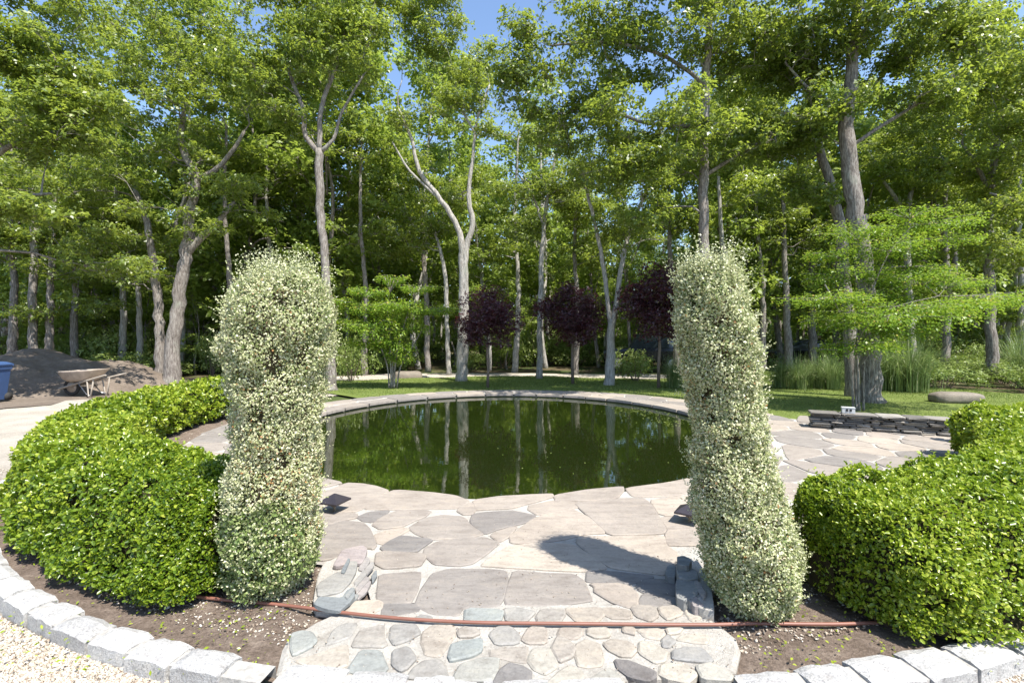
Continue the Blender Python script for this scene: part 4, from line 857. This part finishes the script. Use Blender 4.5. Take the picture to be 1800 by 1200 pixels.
for i, (px, py, s, lab) in enumerate(((1402, 682, .78, 'tall reed clump at the back of the lawn below the black car'), (1462, 682, .85, 'tall reed clump just left of the thickest oak'), (1600, 686, 1.25, 'tall arching reed clump right of the thickest oak'), (1186, 680, .75, 'short reed clump beside the right column shrub'), (1795, 668, 1.3, 'arching pale reed clump at the right edge of the lawn'), (1372, 680, .66, 'reed clump next to the right column shrub at the lawn edge'), (1565, 684, 1.05, 'reed clump close behind the thickest oak on its right'), (1436, 680, .74, 'reed clump in the middle of the row behind the lawn'))):
    put('reed_clump', RD[i % 2], P(px, py), s, i*1.3, lab, 'ornamental grass')

# lawn blades
rr = np.random.default_rng(88); n = 110000; an = rr.uniform(math.radians(-20), math.radians(136), n); r = np.sqrt(rr.uniform(5.5**2, 15.2**2, n)); X = np.stack([GC[0]+r*np.cos(an), GC[1]+r*np.sin(an)], 1)
ro = np.array([math.hypot(lawn_out(a)[0]-GC[0], lawn_out(a)[1]-GC[1]) for a in np.linspace(math.radians(-22), math.radians(138), 200)]); lim = np.interp(an, np.linspace(math.radians(-22), math.radians(138), 200), ro)
ok = (r < lim) & (X[:, 1] > 1) & (np.abs(X[:, 0]/X[:, 1]) < 1.15); outp = [pat_out(t) for t in full]
pr_ = np.array([math.hypot(a-GC[0], b-GC[1]) for a, b in outp]); ok &= r > np.interp(an % (2*math.pi), np.array(full), pr_)+.02
X = X[ok][:75000]; n = len(X); d3 = np.stack([rr.normal(size=n)*.5, rr.normal(size=n)*.5, np.ones(n)], 1); hh = rr.uniform(.022, .05, n)[:, None]*np.clip(X[:, 1:2]/11, .8, 1.5); s = unit(np.cross(d3, rr.normal(size=(n, 3))))*.0045*np.clip(X[:, 1:2]/10, .9, 1.8)
b0 = np.stack([X[:, 0], X[:, 1], np.full(n, -.035)], 1); V = np.stack([b0-s, b0+s, b0+unit(d3)*hh], 1).reshape(-1, 3)
tag(mesh_np('lawn_grass', V, np.arange(n*3).reshape(-1, 3), M['grass'], None, np.clip(rr.normal(.5, .2, n), 0, 1)), 'short mown lawn grass', kind='stuff')

# loose gravel, chips
def pebbles(name, pts, size, label_, flat=.5, mat='pebble', tm=.6, ts=.25):
    rr = np.random.default_rng(len(pts)); n = len(pts); pts = np.asarray(pts)
    t = np.array([[1, 0, 0], [0, 1, 0], [-1, 0, 0], [0, -1, 0], [0, 0, 1], [0, 0, -1]], float); f = np.array([[0, 1, 4], [1, 2, 4], [2, 3, 4], [3, 0, 4], [1, 0, 5], [2, 1, 5], [3, 2, 5], [0, 3, 5]])
    a = rr.uniform(0, 6.28, n); s = size*rr.uniform(.5, 1.4, n); S = np.stack([s*rr.uniform(.7, 1.3, n), s*rr.uniform(.6, 1, n), s*flat], 1)
    v = t[None]*S[:, None]+rr.normal(size=(n, 6, 3))*s[:, None, None]*.16; v[..., 2] += v[..., 0]*rr.normal(size=(n, 1))*.3; c, sn_ = np.cos(a)[:, None], np.sin(a)[:, None]
    v = np.stack([v[..., 0]*c-v[..., 1]*sn_, v[..., 0]*sn_+v[..., 1]*c, v[..., 2]], -1)+pts[:, None]
    Fq = (f[None]+np.arange(n)[:, None, None]*6).reshape(-1, 3)
    return tag(mesh_np(name, v.reshape(-1, 3), Fq, M[mat], None, np.repeat(np.clip(rr.normal(tm, ts, n), 0, 1), 8)), label_, kind='stuff')
rr = np.random.default_rng(91); pts = []
while len(pts) < 20000:
    px, py = rr.uniform(-30, 1830), rr.uniform(730, 1230); p = P(px, py, -.05); rad_ = math.hypot(p.x, p.y-9.2)
    if rad_ > 7.0 and math.hypot(p.x-.42, p.y-9.2) > 7.0 and (px < 560 or px > 1240) and p.y < 6.2 and (p.y < 4.6 or rr.uniform() < .35): pts.append((p.x, p.y, -.048+rr.uniform(-.002, .006)))
pebbles('loose_gravel', pts, .0095, 'loose cream gravel of the drive in front of the kerb')
pts = []
while len(pts) < 9000:
    px, py = rr.uniform(-20, 1830), rr.uniform(760, 1200); p = P(px, py, 0.01); rad_ = math.hypot(p.x-.15, p.y-9.2)
    if (5.15 < rad_ < 6.75) and not (abs(p.x) < 1.15 and p.y < 4): pts.append((p.x, p.y, bedz(p.x, p.y)+.004))
pebbles('bed_chips', pts, .009, 'pale chips and small stones strewn over the planting beds', .4, tm=.42, ts=.3)
# weeds and fallen leaves
n = 900; pts = []; 
while len(pts) < n:
    px, py = rr.uniform(-20, 1830), rr.uniform(960, 1190); p = P(px, py, .01); rad_ = math.hypot(p.x-.15, p.y-9.2)
    if 5.9 < rad_ < 7.3 and abs(p.x) > 1.2: pts.append((p.x+rr.normal()*.01, p.y+rr.normal()*.01, .025))
V, Fq, tt = leaves(np.array(pts), rr.normal(size=(n, 3))*np.array([1, 1, .3]), rr.normal(size=(n, 3))*.4+np.array([0, 0, 1]), rr.uniform(.012, .03, n), .5, .1, rr.uniform(.5, 1, n))
tag(mesh_np('fallen_leaves', V, Fq, M['box'], None, tt), 'small green leaves fallen along the kerb', kind='stuff')
n = 260; c = [P(1150, 728, -.075), P(1185, 740, -.075), P(1120, 722, -.075), P(960, 700, -.075)]; X = np.array([[*(c[rr.integers(4)].xy+Vector(rr.normal(size=2)*np.array([.35, .25]))), -.071] for _ in range(n)]); X = X[((X[:, 0]-PC.x)/(PA-.1))**2+((X[:, 1]-PC.y)/(PB-.1))**2 < 1]
V, Fq, tt = leaves(X, rr.normal(size=(len(X), 3))*np.array([1, 1, 0]), np.tile([0, 0, 1.], (len(X), 1)), rr.uniform(.02, .06, len(X)), .6, .02, rr.uniform(.4, 1, len(X)))
tag(mesh_np('floating_leaves', V, Fq, M['shrub'], None, tt), 'leaf scraps floating by the right bank of the pond', kind='stuff')

n = 170; a = rr.uniform(0, 6.283, n); q = np.sqrt(rr.uniform(0, .96, n)); X = np.stack([PC.x+(PA-.08)*q*np.cos(a), PC.y+(PB-.08)*q*np.sin(a), np.full(n, -.072)], 1)
V, Fq, tt = leaves(X, rr.normal(size=(n, 3))*np.array([1, 1, 0]), np.tile([0, 0, 1.], (n, 1)), rr.uniform(.01, .035, n), .6, .02, rr.uniform(.4, 1, n))
tag(mesh_np('pond_scum', V, Fq, M['shrub'], None, tt), 'specks of pollen and leaf scraps on the pond', kind='stuff')
pts = []
while len(pts) < 900:
    px, py = rr.uniform(500, 1300), rr.uniform(880, 1195); p = P(px, py, .012)
    if inside(p.x, p.y, outer) or inside(p.x, p.y, pp): pts.append((p.x, p.y, .014+rr.uniform(0, .004)))
pebbles('paving_grit', pts, .0042, 'grit and crumbs scattered over the paving', .5, tm=.3, ts=.3)
# ------------------------------------------------------------------ dirt mound
MC = (-15.5, 16.0); mn = sines(71, 16, .8, 5)
def mound_h(x, y):
    a = (x-MC[0])/4.2; b = (y-MC[1])/3.6; q = a*a+b*b; return (1.08+.10*math.sin(x*1.7+y))*max(0, 1-q)**.9
V = []; Fc = []; n = 70
for i in range(n+1):
    for j in range(n+1):
        x = MC[0]-5+10*i/n; y = MC[1]-4+8*j/n; h = mound_h(x, y); V.append((x, y, -.10+h+(.06*float(mn((x, y, 0)))+.025*float(mn((x*4, y*4, 0)))+.03*random.uniform(-1, 1) if h > 0 else 0)*min(1, h*4)))
for i in range(n):
    for j in range(n): a = i*(n+1)+j; Fc.append((a, a+n+1, a+n+2, a+1))
tag(mesh('dirt_mound', V, Fc, M['mound'], smooth=True), 'heap of bare brown soil left behind the wheelbarrow', 'soil heap')
# bare soil apron between heap and gravel
V = []; Fc = []
for i in range(41):
    for j, (r, z) in enumerate(((12.0+.25*math.sin(i*1.3), -.045), (13.4, -.03), (15.5, -.035))):
        t = math.radians(140+i*1.5); V.append((GC[0]+r*math.cos(t), GC[1]+r*math.sin(t), z))
for i in range(40):
    for j in range(2): a = i*3+j; Fc.append((a, a+1, a+4, a+3))
tag(mesh('bare_soil', V, Fc, M['mound'], smooth=True), kind='structure')

# ------------------------------------------------------------------ dry stone wall
W0 = Vector((5.36, 8.62)); W1 = Vector((7.75, 7.55)); dW = (W1-W0).normalized(); nW = Vector((dW.y, -dW.x)); Lw = (W1-W0).length; rz = math.atan2(dW.y, dW.x)
root = empty('stone_wall', (W0.x, W0.y, 0), 'low dry wall of stacked flat grey stones beside the patio', 'wall'); z = 0.0
def rock(name, c, s, rz, mat, parent, tint, jit=.12, sub=1):
    V = []; nu, nv, nw = 3, 2, 2; Fc = []
    gx = [-.5, -.42, .42, .5]; gy = [-.5, -.4, .4, .5]; gz_ = [-.5, -.3, .3, .5]; idx = {}
    for i, x in enumerate(gx):
        for j, y in enumerate(gy):
            for k, z_ in enumerate(gz_):
                ed = (i in (0, 3))+(j in (0, 3))+(k in (0, 3))
                if ed == 0: continue
                f = 1 if ed == 1 else (.93 if ed == 2 else .86); X = Vector((x*s[0]*f*(1+random.uniform(-jit, jit)*.4), y*s[1]*f*(1+random.uniform(-jit, jit)), z_*s[2]*f*(1+random.uniform(-jit, jit)))); idx[i, j, k] = len(V)
                V.append((c[0]+X.x*math.cos(rz)-X.y*math.sin(rz)-0, c[1]+X.x*math.sin(rz)+X.y*math.cos(rz), c[2]+X.z))
    for a in range(3):
        for b in range(3):
            for s_, (m_) in ((0, 0), (3, 1)):
                for ax in range(3):
                    q = [(a, b), (a+1, b), (a+1, b+1), (a, b+1)]
                    if m_ == 0: q = q[::-1]
                    if ax == 0: f = [idx[s_, u, v] for u, v in q]
                    elif ax == 1: f = [idx[v, s_, u] for u, v in q]
                    else: f = [idx[u, v, s_] for u, v in q]
                    Fc.append(tuple(f))
    return mesh(name, V, Fc, mat, parent, tint=tint)
for course in range(8):
    h = random.uniform(.026, .044) if course < 7 else .036; t = random.uniform(-.05, 0)
    while t < Lw:
        L = random.uniform(.10, .38) if course < 7 else random.uniform(.3, .55); dep = .30+random.uniform(-.07, .05)
        if course == 7: dep = .36
        c = dW*(t+L/2)-nW*(.16+random.uniform(-.02, .02)); rock('wall_stone', (c.x, c.y, z+h/2), (L*.97, dep, h*random.uniform(.80, .97)), rz+random.uniform(-.04, .04), M['wallst'], root, random.uniform(.1, 1), .10); t += L
    z += h
V = []; Fc = []; c = dW*(Lw/2)-nW*.17; box(V, Fc, (c.x, c.y, (z-.06)/2), (Lw*.97, .2, z-.06), rz); mesh('wall_core', V, Fc, M['core'], root)  # near-black box filling the gaps behind the stones
# outlet box on the wall
b = W0+dW*.55-nW*.12; e = empty('outlet_box', (b.x, b.y, z), 'small grey outdoor outlet box standing on the dry stone wall', 'outlet', None, rz)
V = []; Fc = []; box(V, Fc, (0, 0, .048), (.19, .10, .09)); box(V, Fc, (0, 0, .098), (.20, .11, .012)); mesh('housing', V, Fc, M['outlet'], e)
for sx in (-.025, .03): V = []; Fc = []; box(V, Fc, (sx, -.052, .055), (.032, .008, .042)); mesh('socket', V, Fc, M['black'], e)
# boulder on the lawn
def boulder(label_, c, s, rz, seed):
    import bmesh
    bm = bmesh.new(); bmesh.ops.create_icosphere(bm, subdivisions=4, radius=1); f1 = sines(seed, 10, 1, 3); f2 = sines(seed+1, 12, 4, 12)
    for v in bm.verts:
        p = np.array(v.co); q = np.sign(p)*np.abs(p)**.62; k = 1+.05*float(f1(p))+.018*float(f2(p)); v.co = Vector((q[0]*s[0]*k, q[1]*s[1]*k, q[2]*s[2]*k))
    me = bpy.data.meshes.new('boulder'); bm.to_mesh(me); bm.free(); me.materials.append(M['boulder']); me.polygons.foreach_set('use_smooth', [True]*len(me.polygons))
    a = me.attributes.new('tint', 'FLOAT', 'FACE'); a.data.foreach_set('value', np.full(len(me.polygons), .6, np.float32)); o = bpy.data.objects.new('boulder', me); link(o); o.location = c; o.rotation_euler[2] = rz; return tag(o, label_, 'boulder')
b = P(1698, 708); boulder('flat topped long boulder lying on the lawn behind the right hedge', (b.x, b.y+.25, .08), (.52, .27, .16), -.15, 801)
b = P(716, 661); boulder('low grey boulder on the far side of the gravel drive', (b.x, b.y, .02), (.62, .4, .22), .1, 811)
b = P(285, 672); boulder('pale rock at the forest edge by the leaning oak', (b.x-1.0, b.y, .0), (.35, .25, .2), .5, 821)
# fallen log
tb = TB(); p0, p1 = P(215, 652), P(285, 668); p0.z = .25; p1.z = .15; pts, rd = spline([p0, p0.lerp(p1, .5)+Vector((0, 0, .05)), p1], [.14, .15, .12], .2); tb.tube(pts, rd, 10, True, .08)
tag(tb.build('fallen_log', M['bark']), 'dark fallen log lying between the soil heap and the leaning oak', 'log')

# ------------------------------------------------------------------ cheek walls beside the path
root = empty('slate_stack', P(600, 1040), 'slanting stack of broken slates and mortar by the left column shrub', 'stone stack')
off = root.location
def crop_poly(x0, y0, s, pts, z): return [(p[0]-off.x, p[1]-off.y) for p in tr(x0, y0, s, pts, z)]
def slab(name, pts, z, th, mat, tint, tilt=(0, 0), x0=540, y0=940, s=8.57):
    z *= .6; th = min(th, z+.02)
    return prism(name, soften(crop_poly(x0, y0, s, pts, z), 1, .14, .003), z-th, z, mat, root, bev=.006, tint=tint, tilt=tilt)
slab('mortar_bed', [(80, 1050), (150, 620), (240, 430), (430, 330), (860, 170), (900, 400), (830, 560), (740, 760), (520, 1100)], .075, .09, M['mortar'], None)
slab('slate', [(380, 440), (520, 230), (830, 155), (905, 200), (880, 310), (820, 400), (650, 400), (440, 455)], .135, .03, M['slate'], 1.0, (-.05, .05))
slab('slate', [(140, 730), (430, 560), (560, 540), (640, 400), (760, 400), (740, 520), (640, 700), (510, 820), (150, 900)], .115, .03, M['slate'], .5, (-.05, .05))
slab('slate', [(90, 1040), (180, 930), (540, 930), (600, 830), (700, 780), (730, 870), (620, 1010), (500, 1110), (280, 1090)], .10, .028, M['slate'], .05, (-.05, .05))
for i, (pts, z, t) in enumerate((([(760, 500), (900, 320), (950, 380), (840, 520)], .105, .7), ([(840, 500), (1000, 390), (1015, 450), (880, 600)], .082, .6), ([(700, 700), (850, 520), (905, 580), (720, 770)], .088, .55), ([(960, 620), (1040, 520), (1055, 600), (980, 690)], .05, .1), ([(720, 770), (860, 600), (960, 640), (740, 870)], .065, .7), ([(740, 870), (880, 700), (980, 690), (880, 850), (760, 950)], .042, .8), ([(620, 1000), (730, 870), (790, 900), (640, 1040)], .05, .3), ([(500, 540), (620, 350), (650, 360), (560, 555)], .145, .0), ([(560, 900), (700, 780), (720, 800), (600, 960)], .115, .2))):
    slab('slate', pts, z, .022, M['slate'], t, (-.08, .06))
root = empty('stone_stack', P(1205, 1040), 'small shaded stack of rough stones by the right column shrub', 'stone stack'); off = root.location
def slab7(name, pts, z, th, mat, tint, tilt=(0, 0)): return slab(name, pts, z, th, mat, tint, tilt, 1150, 940, 7.5)
slab7('mortar_bed', [(300, 820), (300, 400), (370, 235), (500, 225), (650, 430), (760, 700), (800, 1000), (620, 960), (470, 860)], .11, .13, M['mortar'], None)
for pts, z, t in (([(295, 275), (380, 265), (510, 320), (450, 400), (300, 370)], .235, .2), ([(290, 360), (450, 390), (480, 430), (300, 420)], .19, .5), ([(285, 430), (450, 410), (560, 460), (600, 560), (430, 580), (310, 540)], .165, .35), ([(275, 600), (320, 570), (520, 580), (600, 700), (560, 790), (400, 850), (285, 800)], .135, .3), ([(520, 600), (570, 590), (690, 740), (650, 830), (600, 760)], .145, .8), ([(140, 480), (180, 390), (285, 400), (285, 550), (170, 530)], .10, .2), ([(470, 830), (500, 795), (560, 805), (660, 930), (520, 930)], .12, .9)):
    slab7('stone', pts, z, z+.01, M['slate'], t, (.03, .02))

# ------------------------------------------------------------------ hose
tb = TB(); hp = [(300, 1038), (340, 1047), (400, 1054), (470, 1060), (540, 1068), (620, 1078), (700, 1086), (780, 1091), (860, 1094), (960, 1095), (1060, 1096), (1160, 1097), (1260, 1097), (1330, 1095), (1400, 1096), (1480, 1096), (1560, 1092), (1620, 1084)]
pts, rd = spline([P(x, y, .03) for x, y in hp], [.0098]*len(hp), .05); tb.tube(pts, rd, 10)
tag(tb.build('garden_hose', M['hose']), 'brown rubber hose stretched across the entrance path', 'hose')
# ------------------------------------------------------------------ path lights
def light(label_, loc, h=.42, w=.24, sides=4, rz=.3, group=None):
    e = empty('path_light', loc, label_, 'garden light', group, rz); tb = TB(); tb.tube([(0, 0, -.05), (0, 0, h-.03)], [.011, .011], 8); tb.tube([(0, 0, h-.07), (0, 0, h-.02)], [.03, .03], 10)
    tb.build('stake', M['stake'], e); r = w/2*1.2; V = [(r*math.cos(2*math.pi*k/sides), r*math.sin(2*math.pi*k/sides), h-.03) for k in range(sides)]
    V += [(r*math.cos(2*math.pi*k/sides), r*math.sin(2*math.pi*k/sides), h-.015) for k in range(sides)]+[(.012*math.cos(2*math.pi*k/sides), .012*math.sin(2*math.pi*k/sides), h+.045) for k in range(sides)]
    Fc = [tuple(reversed(range(sides)))]+[(k, (k+1) % sides, sides+(k+1) % sides, sides+k) for k in range(sides)]+[(sides+k, sides+(k+1) % sides, 2*sides+(k+1) % sides, 2*sides+k) for k in range(sides)]+[tuple(2*sides+k for k in range(sides))]
    mesh('cap', V, Fc, M['lamp'], e); return e
light('path light with a dark cap at the inner bend of the left hedge', P(283, 772), .52, .22, 10)
light('path light with its cap poking out of the near left hedge', Q(230, 775, 5.9)*1-Vector((0, 0, .44)), .44, .20, 10)
light('path light on a thin stake at the far end of the left hedge', P(393, 733), .42, .2, 10)
light('path light at the right end of the dry stone wall', P(1690, 778), .42, .26, 8)
light('pyramid capped light peeping out right of the left column shrub', P(588, 900), .13, .25, 4, .45)
light('pyramid capped light peeping out left of the right column shrub', P(1212, 920), .13, .25, 4, .2)

# ------------------------------------------------------------------ wheelbarrow
e = empty('wheelbarrow', P(128, 694), 'rusty old wheelbarrow parked against the soil heap', 'wheelbarrow', None, -.05); S = 1.17; e.scale = (S, S, S)
# tray: lofted rounded rectangle, flared
V = []; Fc = []; rows = [(.33, -.02, .26, .17), (.40, .0, .36, .24), (.56, .05, .47, .31), (.60, .05, .50, .335), (.60, .05, .48, .32), (.56, .05, .45, .295), (.41, .0, .34, .225), (.345, -.02, .24, .16)]
for z_, cx_, a, b_ in rows:
    for k in range(20):
        t = 2*math.pi*k/20; V.append((cx_+.22+a*math.copysign(abs(math.cos(t))**.6, math.cos(t)), b_*math.copysign(abs(math.sin(t))**.6, math.sin(t)), z_+(.03*math.cos(t) if z_ > .5 else 0)))
for i in range(len(rows)-1):
    for k in range(20): a = i*20+k; q = i*20+(k+1) % 20; Fc.append((a, q, q+20, a+20))
Fc += [tuple(range(19, -1, -1)), tuple(7*20+k for k in range(20))]; mesh('tray', V, Fc, M['tray'], e, smooth=True)
for s_ in (-1, 1):
    V = []; Fc = []; b0 = Vector((-.28, s_*.07, .15)); b1 = Vector((1.08, s_*.28, .50)); d = b1-b0; tb = TB(); tb.tube([b0, b1], [.024, .022], 4); tb.build('handle', M['wood'], e, smooth=False)
    tb = TB(); tb.tube([(.55, s_*.2, .36), (.60, s_*.22, .0), (.66, s_*.22, .0), (.72, s_*.21, .40)], [.016]*4, 6); tb.build('leg', M['wood'], e)
    tb = TB(); tb.tube([(.30, s_*.17, .31), (.52, s_*.19, .05), (.62, s_*.21, .02)], [.012]*3, 6); tb.build('brace', M['chrome'], e)
tb = TB(); pts = [(-.02+.165*math.cos(t), 0, .19+.165*math.sin(t)) for t in np.linspace(0, 2*math.pi, 25)]; tb.tube(pts, [.038]*25, 8, False); wh = tb.build('wheel', M['rubber'], e)
tb = TB(); tb.tube([(-.02, -.06, .19), (-.02, .06, .19)], [.05, .05], 12); tb.tube([(-.02, -.012, .19), (-.02, .012, .19)], [.13, .13], 20); tb.build('hub', M['tray'], wh)
# ------------------------------------------------------------------ blue wheeled bin
b = P(-24, 706); e = empty('wheeled_bin', b, 'blue plastic wheeled bin cut off by the left edge of the photo', 'bin', None, .1)
V = []; Fc = []
for z_, w, d in ((.04, .23, .26), (.80, .28, .33), (.80, .30, .35), (.90, .30, .35), (.90, .27, .32)):
    for x, y in ((-w, -d), (w, -d), (w, d), (-w, d)): V.append((x, y, z_))
for i in range(4):
    for k in range(4): a = i*4+k; q = i*4+(k+1) % 4; Fc.append((a, q, q+4, a+4))
Fc.append((3, 2, 1, 0)); mesh('body', V, Fc, M['bin'], e)
V = []; Fc = []
for z_, w, d in ((.90, .32, .37), (.93, .32, .37), (.99, .22, .26), (1.0, .15, .2)):
    for x, y in ((-w, -d), (w, -d), (w, d), (-w, d)): V.append((x, y, z_))
for i in range(3):
    for k in range(4): a = i*4+k; q = i*4+(k+1) % 4; Fc.append((a, q, q+4, a+4))
Fc.append((12, 13, 14, 15)); Fc.append((3, 2, 1, 0)); mesh('lid', V, Fc, M['bin'], e)
tb = TB(); tb.tube([(-.28, .40, .88), (.28, .40, .88)], [.018, .018], 8); tb.build('handle', M['bin'], e)
for s_ in (-1, 1): tb = TB(); tb.tube([(s_*.20, .30, .10), (s_*.27, .30, .10)], [.10, .10], 16); tb.build('wheel', M['rubber'], e)

# ------------------------------------------------------------------ vehicles half hidden in the wood
def vehicle(name, label_, loc, rz, sec, roofsec, wheels, wr, cat, L):
    """sec rows: x, half width, z low, z belt ; roofsec rows: x, half width, z top"""
    e = empty(name, loc, label_, cat, None, rz); V = []; Fc = []; m = 8
    for x, w, z0, z1 in sec:
        r = .10
        for yy, zz in ((w*.92, z0), (w, z0+.12), (w, z1-.16), (w*.97, z1-.04), (w*.86, z1), (-w*.86, z1), (-w*.97, z1-.04), (-w, z1-.16), (-w, z0+.12), (-w*.92, z0)): V.append((x, yy, zz))
    for i in range(len(sec)-1):
        for k in range(10): a = i*10+k; q = i*10+(k+1) % 10; Fc.append((a, q, q+10, a+10))
    Fc += [tuple(range(9, -1, -1)), tuple((len(sec)-1)*10+k for k in range(10))]; mesh('body', V, Fc, M['paint'], e, smooth=False)
    V = []; Fc = []
    for x, w, zb, zt in roofsec:
        for yy, zz in ((w, zb), (w*.93, zb+(zt-zb)*.55), (w*.80, zt-.02), (w*.6, zt), (-w*.6, zt), (-w*.80, zt-.02), (-w*.93, zb+(zt-zb)*.55), (-w, zb)): V.append((x, yy, zz))
    for i in range(len(roofsec)-1):
        for k in range(7): a = i*8+k; Fc.append((a, a+1, a+9, a+8))
    Fc += [tuple(range(7, -1, -1)), tuple((len(roofsec)-1)*8+k for k in range(8))]
    gh = mesh('windows', V, Fc, M['glass'], e, smooth=False)
    V = []; Fc = []
    rs_ = roofsec[1:-1] if len(roofsec) > 3 else roofsec
    for x, w, zb, zt in rs_:
        for yy, zz in ((w*.84, zt-.05), (w*.82, zt-.0), (w*.6, zt+.015), (-w*.6, zt+.015), (-w*.82, zt), (-w*.84, zt-.05)): V.append((x, yy, zz))
    for i in range(len(rs_)-1):
        for k in range(5): a = i*6+k; Fc.append((a, a+1, a+7, a+6))
    mesh('roof', V, Fc, M['paint'], e)
    for x in wheels:
        for s_ in (-1, 1):
            w = sec[2][1]; tb = TB(); tb.tube([(x, s_*(w-.2), wr), (x, s_*(w-.17), wr), (x, s_*(w+.02), wr), (x, s_*(w+.04), wr)], [wr*.9, wr, wr, wr*.93], 24); q = tb.build('wheel', M['rubber'], e, smooth=False)
            tb = TB(); tb.tube([(x, s_*(w+.04), wr), (x, s_*(w+.052), wr)], [wr*.62, wr*.55], 18); tb.build('rim', M['chrome'], q, smooth=False)
    return e
d = 29.5; x0 = (1345-CX)*d/F
car = vehicle('parked_car', 'black saloon car parked in the wood behind the reed clumps', (x0+2.2, d, gz(x0, d)+.02), .12,
    [(-2.25, .70, .35, .70), (-2.1, .84, .28, .84), (-1.0, .90, .24, .94), (.9, .90, .24, .94), (1.9, .86, .26, 1.0), (2.25, .78, .32, .92)],
    [(-1.25, .72, .90, .95), (-.45, .70, .92, 1.40), (.6, .70, .92, 1.44), (1.3, .68, .95, 1.32), (2.0, .66, .96, 1.02)], (-1.4, 1.4), .33, 'car', 4.5)
for s_ in (-1, 1):
    V = []; Fc = []; box(V, Fc, (-2.19, s_*.58, .66), (.10, .30, .11)); mesh('headlight', V, Fc, M['glass'], car)
V = []; Fc = []; box(V, Fc, (2.26, 0, .78), (.05, 1.2, .1)); mesh('tail_light', V, Fc, M['redlens'], car)
d = 23.2; x0 = (1092-CX)*d/F
jeep = vehicle('parked_offroader', 'dark boxy off-road car parked behind the V shaped oak', (x0+1.15, d, gz(x0, d)+.02), -.25,
    [(-1.9, .70, .50, 1.02), (-1.75, .74, .48, 1.10), (-.6, .76, .45, 1.14), (.8, .78, .45, 1.16), (1.8, .78, .45, 1.16), (1.95, .76, .5, 1.12)],
    [(-.75, .72, 1.10, 1.15), (-.45, .71, 1.12, 1.78), (.6, .71, 1.12, 1.82), (1.75, .71, 1.12, 1.80), (1.92, .71, 1.12, 1.2)], (-1.3, 1.25), .40, 'car', 3.9)
for s_ in (-1, 1):
    tb = TB(); tb.tube([(-1.93, s_*.45, .88), (-1.90, s_*.45, .88)], [.1, .1], 16); tb.build('headlight', M['chrome'], jeep)
    for xw in (-1.3, 1.25):
        tb = TB(); tb.tube([(xw-.52, s_*.84, .55), (xw-.38, s_*.84, .86), (xw, s_*.84, .92), (xw+.38, s_*.84, .86), (xw+.52, s_*.84, .55)], [.06]*5, 6); tb.build('fender', M['rubber'], jeep)
